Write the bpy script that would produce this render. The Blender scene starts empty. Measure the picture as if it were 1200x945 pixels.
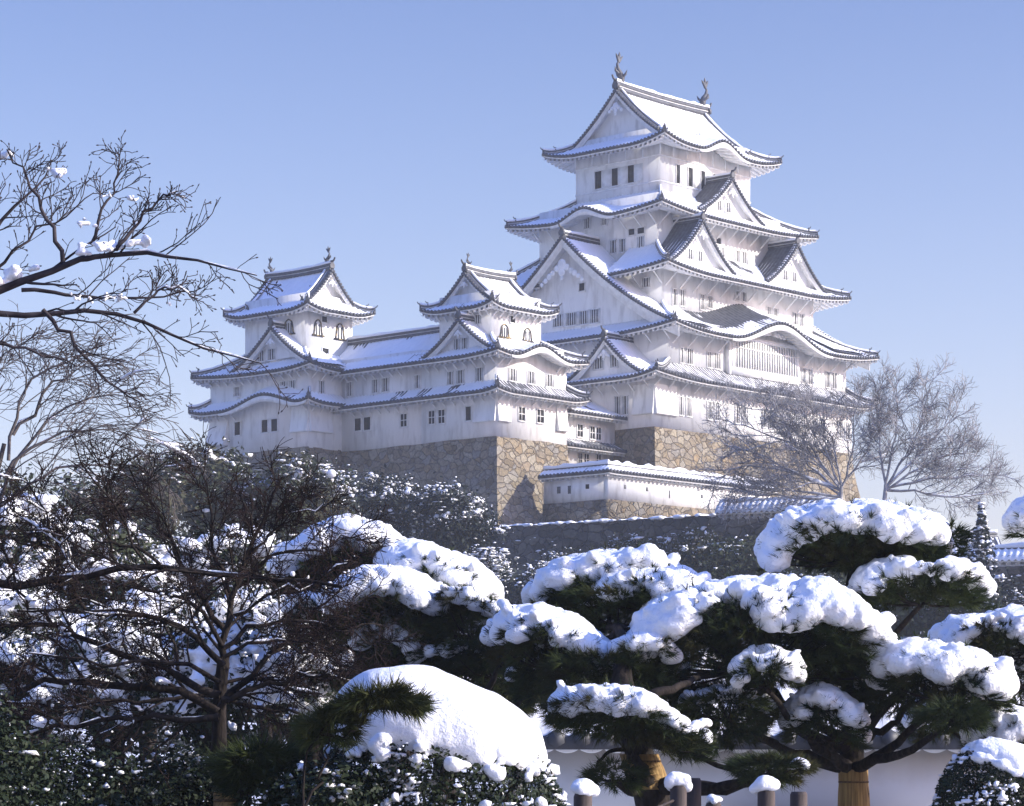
import bpy, math, random
import numpy as np
from math import radians, sin, cos, pi, atan2, sqrt

scene = bpy.context.scene
COL = scene.collection
rng = np.random.default_rng(7)
random.seed(7)

# ------------------------------------------------------------------ camera, sky, sun, exposure
F_PX = 3053.0            # focal length in pixels of the 1200 px wide photograph
HORIZON = 860.0          # its eye level, below the middle: a shifted lens
EYE = 1.6
cam_d = bpy.data.cameras.new('camera')
cam_d.sensor_width = 36.0
cam_d.lens = F_PX / 1200 * 36
cam_d.shift_y = (HORIZON - 472.5) / 1200
cam_d.clip_start = 0.5
cam_d.clip_end = 9000
cam = bpy.data.objects.new('camera', cam_d)
COL.objects.link(cam)
cam.location = (0, 0, EYE)
cam.rotation_euler = (pi / 2, 0, 0)
scene.camera = cam

SUN_EL = radians(24.0)
SUN_AZ = (0.978, -0.211)          # horizontal direction towards the sun: square to the right of the view
world = bpy.data.worlds.new('World')
scene.world = world
world.use_nodes = True
wn = world.node_tree
bg = wn.nodes['Background']
sky = wn.nodes.new('ShaderNodeTexSky')
sky.sky_type = 'NISHITA'
sky.sun_disc = False
sky.sun_elevation = SUN_EL
sky.sun_rotation = atan2(SUN_AZ[0], SUN_AZ[1])
sky.altitude = 0
sky.air_density = 1.0
sky.dust_density = 1.7
sky.ozone_density = 5.0
tint = wn.nodes.new('ShaderNodeMixRGB'); tint.blend_type = 'MULTIPLY'; tint.inputs[0].default_value = 1.0
tint.inputs[2].default_value = (1.13, 0.97, 1.08, 1)      # the violet cast of the film
wn.links.new(sky.outputs[0], tint.inputs[1])
wtc = wn.nodes.new('ShaderNodeTexCoord'); wsp = wn.nodes.new('ShaderNodeSeparateXYZ'); wn.links.new(wtc.outputs['Generated'], wsp.inputs[0])
wrp = wn.nodes.new('ShaderNodeValToRGB'); wn.links.new(wsp.outputs[2], wrp.inputs[0])
wrp.color_ramp.interpolation = 'LINEAR'
wrp.color_ramp.elements[0].position = 0.0; wrp.color_ramp.elements[0].color = (2.15, 1.70, 1.27, 1)      # pale winter air low down
wrp.color_ramp.elements[1].position = 0.30; wrp.color_ramp.elements[1].color = (1.03, 1.0, 1.02, 1)
we = wrp.color_ramp.elements.new(0.62); we.color = (0.80, 1.30, 2.1, 1)      # bluer and brighter overhead, raised as fill for the shaded walls
pale = wn.nodes.new('ShaderNodeMixRGB'); pale.blend_type = 'MULTIPLY'; pale.inputs[0].default_value = 1.0
wn.links.new(tint.outputs[0], pale.inputs[1]); wn.links.new(wrp.outputs[0], pale.inputs[2])
wn.links.new(pale.outputs[0], bg.inputs[0])
bg.inputs[1].default_value = 0.12
sun_d = bpy.data.lights.new('sun', 'SUN')
sun_d.energy = 5.0
sun_d.angle = radians(0.5)
sun_d.color = (1.0, 0.93, 0.83)
sun = bpy.data.objects.new('sun', sun_d)
COL.objects.link(sun)
sun.rotation_euler = (pi / 2 - SUN_EL, 0, atan2(SUN_AZ[0], -SUN_AZ[1]))
sun.location = (80, -20, 120)
scene.view_settings.view_transform = 'Standard'
scene.view_settings.look = 'None'
scene.view_settings.gamma = 1.0
scene.view_settings.exposure = 0.6
scene.cycles.max_bounces = 6
scene.cycles.transparent_max_bounces = 6
scene.cycles.use_denoising = True

# ------------------------------------------------------------------ materials
def new_mat(name):
    m = bpy.data.materials.new(name)
    m.use_nodes = True
    return m, m.node_tree.nodes, m.node_tree.links, m.node_tree.nodes['Principled BSDF']

def noisy(name, c1, c2, scale=4.0, rough=0.8, bump=0.0, bscale=None, stretch=(1, 1, 1), spec=0.3, lo=0.35, hi=0.65, detail=5, c3=None, s3=1.0):
    """two (or three) colours mixed by noise, with an optional bump"""
    m, N, L, B = new_mat(name)
    tc = N.new('ShaderNodeTexCoord'); mp = N.new('ShaderNodeMapping')
    mp.inputs['Scale'].default_value = stretch
    L.new(tc.outputs['Object'], mp.inputs[0])
    n = N.new('ShaderNodeTexNoise'); n.inputs['Scale'].default_value = scale; n.inputs['Detail'].default_value = detail
    L.new(mp.outputs[0], n.inputs[0])
    r = N.new('ShaderNodeValToRGB')
    r.color_ramp.elements[0].position = lo; r.color_ramp.elements[1].position = hi
    r.color_ramp.elements[0].color = (*c1, 1); r.color_ramp.elements[1].color = (*c2, 1)
    L.new(n.outputs[0], r.inputs[0])
    out = r.outputs[0]
    if c3 is not None:
        n3 = N.new('ShaderNodeTexNoise'); n3.inputs['Scale'].default_value = s3; n3.inputs['Detail'].default_value = 6
        L.new(mp.outputs[0], n3.inputs[0])
        r3 = N.new('ShaderNodeValToRGB'); r3.color_ramp.elements[0].position = 0.5; r3.color_ramp.elements[1].position = 0.68
        L.new(n3.outputs[0], r3.inputs[0])
        mx = N.new('ShaderNodeMixRGB'); mx.inputs[2].default_value = (*c3, 1)
        L.new(r3.outputs[0], mx.inputs[0]); L.new(out, mx.inputs[1])
        out = mx.outputs[0]
    L.new(out, B.inputs['Base Color'])
    B.inputs['Roughness'].default_value = rough
    B.inputs['Specular IOR Level'].default_value = spec
    if bump:
        nb = N.new('ShaderNodeTexNoise'); nb.inputs['Scale'].default_value = bscale or scale * 3; nb.inputs['Detail'].default_value = 6
        L.new(mp.outputs[0], nb.inputs[0])
        b = N.new('ShaderNodeBump'); b.inputs['Strength'].default_value = 0.6; b.inputs['Distance'].default_value = bump
        L.new(nb.outputs[0], b.inputs['Height']); L.new(b.outputs[0], B.inputs['Normal'])
    return m

def stone_mat(name, cols, gap, scale=1.1, bump=0.12):
    """irregular fitted boulders: voronoi cells, a colour per cell, dark joints"""
    m, N, L, B = new_mat(name)
    tc = N.new('ShaderNodeTexCoord')
    nz = N.new('ShaderNodeTexNoise'); nz.inputs['Scale'].default_value = 1.6; nz.inputs['Detail'].default_value = 3
    L.new(tc.outputs['Object'], nz.inputs[0])
    mx = N.new('ShaderNodeMixRGB'); mx.blend_type = 'ADD'; mx.inputs[0].default_value = 0.55
    L.new(tc.outputs['Object'], mx.inputs[1]); L.new(nz.outputs[1], mx.inputs[2])
    mp = N.new('ShaderNodeMapping'); mp.inputs['Scale'].default_value = (1, 1, 1.5)
    nb_ = N.new('ShaderNodeTexNoise'); nb_.inputs['Scale'].default_value = 0.33; nb_.inputs['Detail'].default_value = 2
    L.new(tc.outputs['Object'], nb_.inputs[0])
    mb_ = N.new('ShaderNodeMixRGB'); mb_.blend_type = 'ADD'; mb_.inputs[0].default_value = 2.2
    L.new(mx.outputs[0], mb_.inputs[1]); L.new(nb_.outputs[1], mb_.inputs[2])
    L.new(mb_.outputs[0], mp.inputs[0])
    v1 = N.new('ShaderNodeTexVoronoi'); v1.inputs['Scale'].default_value = scale; v1.inputs['Randomness'].default_value = 0.9
    v2 = N.new('ShaderNodeTexVoronoi'); v2.feature = 'DISTANCE_TO_EDGE'; v2.inputs['Scale'].default_value = scale; v2.inputs['Randomness'].default_value = 0.9
    L.new(mp.outputs[0], v1.inputs[0]); L.new(mp.outputs[0], v2.inputs[0])
    sep = N.new('ShaderNodeSeparateColor'); L.new(v1.outputs['Color'], sep.inputs[0])
    r = N.new('ShaderNodeValToRGB'); r.color_ramp.interpolation = 'LINEAR'
    els = r.color_ramp.elements
    els[0].color = (*cols[0], 1); els[1].color = (*cols[-1], 1)
    for i, c in enumerate(cols[1:-1]):
        e = els.new((i + 1) / (len(cols) - 1)); e.color = (*c, 1)
    L.new(sep.outputs[0], r.inputs[0])
    n2 = N.new('ShaderNodeTexNoise'); n2.inputs['Scale'].default_value = 5; n2.inputs['Detail'].default_value = 8
    L.new(tc.outputs['Object'], n2.inputs[0])
    r2 = N.new('ShaderNodeValToRGB'); r2.color_ramp.elements[0].color = (0.62, 0.6, 0.58, 1); r2.color_ramp.elements[1].color = (1.15, 1.12, 1.1, 1)
    r2.color_ramp.elements[0].position = 0.3; r2.color_ramp.elements[1].position = 0.7
    L.new(n2.outputs[0], r2.inputs[0])
    mu = N.new('ShaderNodeMixRGB'); mu.blend_type = 'MULTIPLY'; mu.inputs[0].default_value = 1
    L.new(r.outputs[0], mu.inputs[1]); L.new(r2.outputs[0], mu.inputs[2])
    re = N.new('ShaderNodeValToRGB'); re.color_ramp.elements[0].position = 0.004; re.color_ramp.elements[1].position = 0.036
    L.new(v2.outputs['Distance'], re.inputs[0])
    mg = N.new('ShaderNodeMixRGB'); mg.inputs[1].default_value = (*gap, 1)
    L.new(re.outputs[0], mg.inputs[0]); L.new(mu.outputs[0], mg.inputs[2])
    L.new(mg.outputs[0], B.inputs['Base Color'])
    B.inputs['Roughness'].default_value = 0.85
    rb = N.new('ShaderNodeValToRGB'); rb.color_ramp.elements[0].position = 0.0; rb.color_ramp.elements[1].position = 0.10
    L.new(v2.outputs['Distance'], rb.inputs[0])
    ad = N.new('ShaderNodeMath'); ad.operation = 'MULTIPLY_ADD'; ad.inputs[1].default_value = 0.35
    L.new(n2.outputs[0], ad.inputs[0]); L.new(rb.outputs[0], ad.inputs[2])
    b = N.new('ShaderNodeBump'); b.inputs['Strength'].default_value = 0.9; b.inputs['Distance'].default_value = bump
    L.new(ad.outputs[0], b.inputs['Height']); L.new(b.outputs[0], B.inputs['Normal'])
    return m

M = {}
def snow_mat(name, bscale, bump):
    m, N, L, B = new_mat(name)
    tc = N.new('ShaderNodeTexCoord')
    n = N.new('ShaderNodeTexNoise'); n.inputs['Scale'].default_value = bscale; n.inputs['Detail'].default_value = 7; n.inputs['Roughness'].default_value = 0.6
    L.new(tc.outputs['Object'], n.inputs[0])
    r = N.new('ShaderNodeValToRGB'); r.color_ramp.elements[0].color = (0.8, 0.815, 0.84, 1); r.color_ramp.elements[1].color = (0.9, 0.9, 0.905, 1)
    L.new(n.outputs[0], r.inputs[0]); L.new(r.outputs[0], B.inputs['Base Color'])
    b = N.new('ShaderNodeBump'); b.inputs['Strength'].default_value = 0.7; b.inputs['Distance'].default_value = bump
    L.new(n.outputs[0], b.inputs['Height']); L.new(b.outputs[0], B.inputs['Normal'])
    B.inputs['Roughness'].default_value = 0.55
    B.inputs['Specular IOR Level'].default_value = 0.25
    return m
M['snow'] = snow_mat('snow_fresh', 20.0, 0.04)
M['snow_roof'] = snow_mat('snow_on_roofs', 1.6, 0.08)
M['plaster'] = noisy('white_plaster', (0.70, 0.695, 0.68), (0.80, 0.795, 0.775), 0.7, 0.85, 0.015, 6, stretch=(1, 1, 0.3), c3=(0.58, 0.57, 0.55), s3=1.5)
M['trim'] = noisy('plastered_eaves', (0.66, 0.66, 0.65), (0.8, 0.8, 0.79), 2.0, 0.85)
M['tile'] = noisy('grey_roof_tile', (0.04, 0.042, 0.048), (0.09, 0.095, 0.105), 2.5, 0.55, spec=0.4)
M['joint'] = noisy('white_tile_joint', (0.5, 0.5, 0.5), (0.7, 0.7, 0.69), 3.0, 0.85)
M['dark'] = noisy('dark_opening_panel', (0.006, 0.006, 0.007), (0.016, 0.015, 0.015), 2.0, 0.6)  # flat panels coloured for the unlit interior behind each opening
M['shade_pane'] = noisy('grey_bars_and_opening_shade', (0.07, 0.07, 0.075), (0.13, 0.13, 0.13), 2.0, 0.7)  # grey panels carry the shade inside openings; bell window bars share it
M['gold'] = noisy('black_and_gilt_frame', (0.02, 0.018, 0.015), (0.28, 0.2, 0.07), 3.0, 0.45, lo=0.52, hi=0.6)
M['stone'] = stone_mat('tan_granite_blocks', [(0.12, 0.095, 0.055), (0.25, 0.205, 0.13), (0.17, 0.145, 0.105), (0.30, 0.265, 0.19), (0.20, 0.19, 0.165), (0.24, 0.18, 0.10)], (0.075, 0.06, 0.042), 1.1)  # tan and grey colour per block, the same on every face
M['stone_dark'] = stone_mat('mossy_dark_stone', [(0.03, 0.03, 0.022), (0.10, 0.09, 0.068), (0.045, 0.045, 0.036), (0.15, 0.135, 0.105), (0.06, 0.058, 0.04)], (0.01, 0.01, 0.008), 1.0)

# ------------------------------------------------------------------ mesh building
class MB:
    """collects vertices and faces, then links ONE mesh object"""
    def __init__(s): s.v = []; s.f = []; s.n = 0
    def add(s, V, Fc, mat=0):
        V = np.asarray(V, float).reshape(-1, 3); Fc = np.asarray(Fc, np.int64)
        if len(Fc) == 0: return
        s.v.append(V); s.f.append((Fc + s.n, mat)); s.n += len(V)
    def grid(s, P, mat=0):
        nu, nv = P.shape[:2]
        i = np.arange(nu - 1)[:, None]; j = np.arange(nv - 1)[None, :]
        a = (i * nv + j).ravel()
        s.add(P.reshape(-1, 3), np.stack([a, a + nv, a + nv + 1, a + 1], 1), mat)
    def box(s, x0, x1, y0, y1, z0, z1, mat=0):
        V = [(x, y, z) for x in (x0, x1) for y in (y0, y1) for z in (z0, z1)]
        s.add(V, [(0, 1, 3, 2), (4, 6, 7, 5), (0, 4, 5, 1), (2, 3, 7, 6), (0, 2, 6, 4), (1, 5, 7, 3)], mat)
    def sweep(s, P, w, h, mat=0, z0=0.0, closed_ends=True):
        """box section w wide, h high swept along P (upright)"""
        P = np.asarray(P, float); n = len(P)
        T = np.gradient(P, axis=0); T[:, 2] = 0
        T /= np.linalg.norm(T, axis=1)[:, None] + 1e-9
        S = np.stack([T[:, 1], -T[:, 0], 0 * T[:, 0]], 1)
        w = np.broadcast_to(np.asarray(w, float), (n,))[:, None] / 2; h = np.broadcast_to(np.asarray(h, float), (n,))[:, None]
        up = np.array([[0, 0, 1.0]])
        ring = np.stack([P - S * w + up * z0, P + S * w + up * z0, P + S * w * 0.8 + up * (z0 + h), P - S * w * 0.8 + up * (z0 + h)], 1)
        V = ring.reshape(-1, 3); Fc = []
        for i in range(n - 1):
            for k in range(4):
                Fc.append((i * 4 + k, i * 4 + (k + 1) % 4, i * 4 + 4 + (k + 1) % 4, i * 4 + 4 + k))
        if closed_ends: Fc += [(0, 1, 2, 3), (n * 4 - 4, n * 4 - 3, n * 4 - 2, n * 4 - 1)]
        s.add(V, Fc, mat)
    def tube(s, P, R, k=6, mat=0, cap=True):
        P = np.asarray(P, float); n = len(P); R = np.broadcast_to(np.asarray(R, float), (n,))
        T = np.gradient(P, axis=0); T /= np.linalg.norm(T, axis=1)[:, None] + 1e-9
        ref = np.array([0, 0, 1.0]) if abs(T[:, 2]).mean() < 0.8 else np.array([1.0, 0, 0])
        A = np.cross(T, ref); A /= np.linalg.norm(A, axis=1)[:, None] + 1e-9
        Bn = np.cross(T, A)
        an = np.arange(k) * 2 * pi / k
        V = P[:, None, :] + R[:, None, None] * (A[:, None, :] * np.cos(an)[None, :, None] + Bn[:, None, :] * np.sin(an)[None, :, None])
        i = np.arange(n - 1)[:, None]; j = np.arange(k)[None, :]
        a = (i * k + j).ravel(); b = (i * k + (j + 1) % k).ravel()
        V = V.reshape(-1, 3); Fc = np.stack([a, b, b + k, a + k], 1)
        s.add(V, Fc, mat)
        if cap:
            s.add(np.vstack([V[:k], P[:1]]), [(q, (q + 1) % k, k) for q in range(k)], mat)
            s.add(np.vstack([V[-k:], P[-1:]]), [(q, (q + 1) % k, k) for q in range(k)], mat)
    def discs(s, C, n, r, depth, mat=0, k=6):
        """short k-sided cylinders at centres C sticking out along n"""
        C = np.asarray(C, float)
        if len(C) == 0: return
        n = np.asarray(n, float); n = n / np.linalg.norm(n)
        t = np.cross(n, (0, 0, 1.0)); t /= np.linalg.norm(t); b = np.cross(n, t)
        an = np.arange(k) * 2 * pi / k + pi / k
        ring = r * (np.cos(an)[:, None] * t + np.sin(an)[:, None] * b)
        V = np.concatenate([C[:, None, :] + ring[None], C[:, None, :] + ring[None] + n * depth], 1)
        off = (np.arange(len(C)) * 2 * k)[:, None, None]
        q = np.array([(i, (i + 1) % k, k + (i + 1) % k, k + i) for i in range(k)])
        c = np.array([(k, k + i, k + i + 1, k + i + 1) for i in range(1, k - 1)])[:, :3]
        Vf = V.reshape(-1, 3)
        base = s.n
        s.add(Vf, (q[None] + off).reshape(-1, 4), mat)
        s.f.append(((c[None] + off).reshape(-1, 3) + base, mat))
    def arrays(s):
        return np.concatenate(s.v), s.f
    def build(s, name, mats, parent=None, smooth=False, loc=None):
        """loc: where the object's own origin sits, in the coordinates the vertices were given in"""
        if not isinstance(mats, (list, tuple)): mats = [mats]
        V = np.concatenate(s.v) if s.v else np.zeros((0, 3))
        if parent is not None: V = V - np.array(ROOT_BASE[parent.name])
        elif loc is not None: V = V - np.array(loc)
        me = bpy.data.meshes.new(name)
        nl = sum(f.size for f, _ in s.f); nf = sum(len(f) for f, _ in s.f)
        me.vertices.add(len(V)); me.vertices.foreach_set('co', V.astype(np.float32).ravel())
        me.loops.add(nl); me.loops.foreach_set('vertex_index', np.concatenate([f.ravel() for f, _ in s.f]).astype(np.int32))
        tot = np.concatenate([np.full(len(f), f.shape[1], np.int32) for f, _ in s.f])
        st = np.concatenate([[0], np.cumsum(tot)[:-1]]).astype(np.int32)
        me.polygons.add(nf); me.polygons.foreach_set('loop_start', st)
        me.polygons.foreach_set('material_index', np.concatenate([np.full(len(f), m, np.int32) for f, m in s.f]))
        if smooth: me.polygons.foreach_set('use_smooth', np.ones(nf, bool))
        for m in mats: me.materials.append(m)
        me.update(calc_edges=True); me.validate()
        o = bpy.data.objects.new(name, me); COL.objects.link(o)
        if parent is not None:
            o.parent = parent; ROOT_BASE[o.name] = ROOT_BASE[parent.name]
        elif loc is not None:
            o.location = loc; ROOT_BASE[o.name] = tuple(loc)
        else: ROOT_BASE[o.name] = (0, 0, 0)
        return o

ROOT_BASE = {}
def tag(o, label=None, cat=None, group=None, kind=None):
    if label: o['label'] = label
    if cat: o['category'] = cat
    if group: o['group'] = group
    if kind: o['kind'] = kind
    return o

# castle frame: x runs east along the sunny front, y north along the shaded front, origin at the keep's near corner
CA = radians(47.8)
CO = np.array([13.128, 240.0, 29.9])
EX = np.array([cos(CA), sin(CA), 0]); EY = np.array([-sin(CA), cos(CA), 0])
def cw(x, y, z):
    return CO + EX * x + EY * y + np.array([0, 0, z])

def thing(name, base, label, cat, group=None, castle=False):
    """an Empty at the thing's base; castle things are given in the castle's own frame"""
    o = bpy.data.objects.new(name, None); COL.objects.link(o)
    o.empty_display_size = 0.5
    if castle:
        o.location = cw(*base); o.rotation_euler = (0, 0, CA)
    else:
        o.location = base
    ROOT_BASE[o.name] = tuple(base)
    return tag(o, label, cat, group, 'thing')

# value noise
_T = rng.random((256, 256))
def vnoise(x, y, seed=0):
    x = np.asarray(x, float) + seed * 17.31; y = np.asarray(y, float) + seed * 7.77
    xi = np.floor(x).astype(int); yi = np.floor(y).astype(int); fx = x - xi; fy = y - yi
    fx = fx * fx * (3 - 2 * fx); fy = fy * fy * (3 - 2 * fy)
    g = lambda i, j: _T[i % 256, j % 256]
    return (g(xi, yi) * (1 - fx) + g(xi + 1, yi) * fx) * (1 - fy) + (g(xi, yi + 1) * (1 - fx) + g(xi + 1, yi + 1) * fx) * fy
def fbm(x, y, seed=0):
    return vnoise(x, y, seed) * 0.55 + vnoise(x * 2.1, y * 2.1, seed + 3) * 0.3 + vnoise(x * 4.3, y * 4.3, seed + 5) * 0.15

# ------------------------------------------------------------------ japanese castle roofs
def kf(t):
    """the undulating gable: a swelling crest between two hollow flanks"""
    t = np.clip(np.abs(t), 0, 1)
    return 0.5 * (1 + np.cos(pi * t ** 0.92))
PROF = lambda s: 0.72 * s + 0.28 * s * s
SEED = [0]

class Side:
    """one slope: a runs along the eave, d inward, mapped by origin O, t, n"""
    def __init__(s, O, t, n): s.O = np.array(O, float); s.t = np.array(t, float); s.n = np.array(n, float)
    def p(s, a, d, z):
        a, d, z = np.broadcast_arrays(np.asarray(a, float), np.asarray(d, float), np.asarray(z, float))
        xy = s.O + a[..., None] * s.t + d[..., None] * s.n
        return np.concatenate([xy, z[..., None]], -1)
    def n3(s): return np.array([s.n[0], s.n[1], 0])

RIB = 0.44
def slope(S, L, i0, i1, D, zf, up, ov0, ov1, ov, tiles, eave, snow, kara=None, T=0.12, A=0.1, d0=0.0, K=1.7, brackets=2.0, edge=True, a_lo=0.0, a_hi=None, lip=0.0):
    """tiles, plastered eave and snow of one slope. zf(d) height above the mid eave line"""
    SEED[0] += 1; sd = SEED[0]
    a_hi = L if a_hi is None else a_hi
    def lift(a):
        r = np.zeros_like(a)
        if i0 > 0: r = r + up * np.clip(1 - (a / i0) / K, 0, 1) ** 2
        if i1 > 0: r = r + up * np.clip(1 - ((L - a) / i1) / K, 0, 1) ** 2
        return r
    def Z(a, d):
        z = zf(d) + lift(a) * np.clip(1 - d / max(D, 1e-6), 0, 1) ** 2
        for k in (kara or []):
            ac, hw, H, dk = k[:4]
            z = z + H * kf((a - ac) / hw) * np.clip(1 - d / dk, 0, 1)
        return z
    def dmax(a):
        m = np.ones_like(a)
        if i0 > 0: m = np.minimum(m, a / i0)
        if i1 > 0: m = np.minimum(m, (L - a) / i1)
        return D * np.clip(m, 0, 1)
    n = max(2, int(round((a_hi - a_lo) / RIB)))
    a = a_lo + (a_hi - a_lo) * np.arange(n * 4 + 1) / (n * 4.0)
    rib = np.tile([0, 0.05, 0.085, 0.05], n + 1)[:n * 4 + 1]
    s = np.array([0, 0.06, 0.14, 0.28, 0.45, 0.62, 0.8, 1.0])
    dm = dmax(a)
    if d0 > 0: d = d0 + (dm - d0).clip(0)[:, None] * s[None, :]
    else: d = dm[:, None] * s[None, :]
    aa = np.broadcast_to(a[:, None], d.shape)
    zt = Z(aa, d)
    tiles.grid(S.p(aa, d, zt + rib[:, None]))
    # snow
    ns = n * 4; a2 = np.linspace(a_lo, a_hi, ns + 1)
    s2 = np.array([0.0, 0.04, 0.09, 0.16, 0.25, 0.36, 0.48, 0.6, 0.72, 0.85, 1.0])
    dm2 = dmax(a2)
    d2 = (d0 + (dm2 - d0).clip(0)[:, None] * s2[None, :]) if d0 > 0 else dm2[:, None] * s2[None, :]
    d2 = d2 + (0.03 if edge else 0)
    A2 = np.broadcast_to(a2[:, None], d2.shape)
    if callable(T): Tt = T(A2, d2)
    else: Tt = T
    bare = (not callable(T)) and T <= 0
    if bare: A = 0.035; Tt = 0.02 + T
    th = Tt * 0.62 + A * (fbm(A2 * 0.5, d2 * 0.5, sd) - 0.5) * 1.9 + 0.05 * (vnoise(A2 * 2.6, d2 * 2.6, sd + 9) - 0.5)
    if edge: th = np.minimum(th, -0.06 + (d2 - 0.02) * (1.1 if D > 1.3 else 2.6) + 0.10 * (vnoise(A2 * 2.2, d2 * 0, sd + 4) - 0.2))
    if lip:        # snow that has crept out over the tile ends
        d2 = d2.copy(); d2[:, 0] = -0.16; d2[:, 1] = -0.14
        th = np.maximum(th, lip * (0.75 + 0.5 * vnoise(A2 * 1.5, d2 * 0, sd + 6))); th[:, 0] = -0.12
    ribs2 = 0.02 + (0.0 if bare else 0.06) * np.cos(2 * pi * (A2 - a_lo) / ((a_hi - a_lo) / n) + pi)
    snow.grid(S.p(A2, d2, Z(A2, d2) + ribs2 + th))
    if not edge: return Z, dmax
    # eave edge: round tile ends, drip course, white fascia, soffit with rafters
    ac = a_lo + (a_hi - a_lo) * (np.arange(n) + 0.5) / n
    C = S.p(ac, np.full(n, 0.02), Z(ac, np.zeros(n)) - 0.01)
    tiles.discs(C, -S.n3(), 0.16, 0.10)
    z0 = Z(a, np.zeros_like(a))
    row = lambda d_, dz: S.p(a, np.full_like(a, d_), z0 + dz)
    tiles.grid(np.stack([row(0, 0.02), row(-0.02, -0.2), row(0.08, -0.2)], 1))
    eave.grid(np.stack([row(0.06, -0.2), row(0.06, -0.31), row(0.16, -0.31)], 1))
    for k in (kara or []):        # the thick white bargeboard under an undulating eave
        ak, hw, H, dk = k[:4]
        q = np.linspace(ak - hw * 1.02, ak + hw * 1.02, 41); q = q[(q > a_lo) & (q < a_hi)]
        zz = Z(q, np.zeros_like(q)); bw = 0.26 + 0.34 * kf((q - ak) / (hw * 1.25)) * min(1, H)
        g = lambda d_, dz: S.p(q, np.full_like(q, d_), zz + dz)
        eave.grid(np.stack([g(0.03, -0.12), g(0.0, -0.14), g(0.0, -0.14 - bw), g(0.14, -0.14 - bw), g(0.14, -0.2)], 1))
    nr = max(2, int((a_hi - a_lo) / 0.58))
    ar = (a_lo + (a_hi - a_lo) * (np.arange(nr)[:, None] + np.array([0.0, 0.5, 0.501, 0.999])[None, :]) / nr).ravel()
    ro = np.tile([0.06, 0.06, -0.24, -0.24], nr)
    ms = np.ones_like(ar)
    if i0 > 0 and ov0 > 0: ms = np.minimum(ms, ar / ov0)
    if i1 > 0 and ov1 > 0: ms = np.minimum(ms, (L - ar) / ov1)
    do = (ov + 0.05) * np.clip(ms, 0.02, 1)
    ds = 0.12 + (do - 0.12).clip(0)[:, None] * np.linspace(0, 1, 4)[None, :]
    AR = np.broadcast_to(ar[:, None], ds.shape)
    eave.grid(S.p(AR, ds, Z(AR, ds * 0.55) - 0.32 + ro[:, None]))
    if brackets:
        nb = int((a_hi - a_lo - 2 * ov) / brackets)
        for q in range(nb + 1):
            ab = a_lo + ov + 0.25 + (a_hi - a_lo - 2 * ov - 0.5) * q / max(nb, 1)
            zb = float(Z(np.array([ab]), np.array([ov * 0.4]))[0]) - 0.42
            if any(abs(ab - k[0]) < k[1] * 0.75 for k in (kara or [])): continue
            P0 = S.p(ab, ov + 0.02, zb - ov * 0.52); P1 = S.p(ab, ov * 0.35, zb)
            eave.sweep(np.array([P0, P1]), 0.13, 0.16)
    return Z, dmax

def ornament(mb, p, t, sz=1.0, mat=0):
    """the upright demon-face tile that closes a ridge: a plate, a swept horn and a round tail"""
    p = np.asarray(p, float); t = np.array([t[0], t[1], 0.0]); t = t / (np.linalg.norm(t) + 1e-9)
    q = np.array([t[1], -t[0], 0])
    out = [(-0.26, 0), (0.26, 0), (0.3, 0.28), (0.16, 0.5), (0.1, 0.72), (-0.1, 0.72), (-0.16, 0.5), (-0.3, 0.28)]
    V = [p + q * (x * sz) + np.array([0, 0, z * sz]) + t * (dd * sz) for dd in (-0.1, 0.12) for x, z in out]
    mb.add(V[:8] + V[8:], [(i, (i + 1) % 8, 8 + (i + 1) % 8, 8 + i) for i in range(8)], mat)
    mb.add(V[:8], [(0, 1, 2), (0, 2, 7), (7, 2, 3), (7, 3, 6), (6, 3, 4), (6, 4, 5)], mat)
    mb.add(V[8:], [(0, 1, 2), (0, 2, 7), (7, 2, 3), (7, 3, 6), (6, 3, 4), (6, 4, 5)], mat)
    c = p + np.array([0, 0, 0.6 * sz])
    mb.tube([c - t * 0.05 * sz, c - t * 0.28 * sz + np.array([0, 0, 0.12 * sz]), c - t * 0.42 * sz + np.array([0, 0, 0.36 * sz])], [0.1 * sz, 0.09 * sz, 0.075 * sz], 6, mat)

def ridge_line(P, ridge, snow, w=0.34, h=0.42, T=0.08, end=True, endT=None):
    """layered ridge: dark courses with white joints, a cap roll and a rope of snow"""
    P = np.asarray(P, float)
    ridge.sweep(P, w, h * 0.45, 0, -0.12)
    ridge.sweep(P + [0, 0, h * 0.33 - 0.02], w * 0.86, h * 0.12, 1)
    ridge.sweep(P + [0, 0, h * 0.43], w * 0.9, h * 0.35, 0)
    ridge.tube(P + [0, 0, h * 0.85], w * 0.3, 6, 0)
    if T > 0:
        n = max(6, int(np.linalg.norm(P[-1] - P[0]) / 0.25)); u = np.linspace(0, 1, n); k = np.linspace(0, 1, len(P))
        Q = np.stack([np.interp(u, k, P[:, i]) for i in range(3)], 1)
        SEED[0] += 1
        hh = T * (0.3 + 1.5 * vnoise(u * n * 0.35, u * 0, SEED[0]))
        snow.sweep(Q + [0, 0, h * 0.85], w * 0.85, hh + 0.1, 0)
    if end:
        t = P[1] - P[0]; ornament(ridge, P[0] + [0, 0, -0.05], -t[:2] * -1, 0.62 if endT is None else endT)

RM = lambda: [M['tile'], M['joint']]
def four_sides(o):
    x0, x1, y0, y1 = o
    return {'S': (Side((x0, y0), (1, 0), (0, 1)), x1 - x0), 'E': (Side((x1, y0), (0, 1), (-1, 0)), y1 - y0),
            'N': (Side((x1, y1), (-1, 0), (0, -1)), x1 - x0), 'W': (Side((x0, y1), (0, -1), (1, 0)), y1 - y0)}

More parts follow.
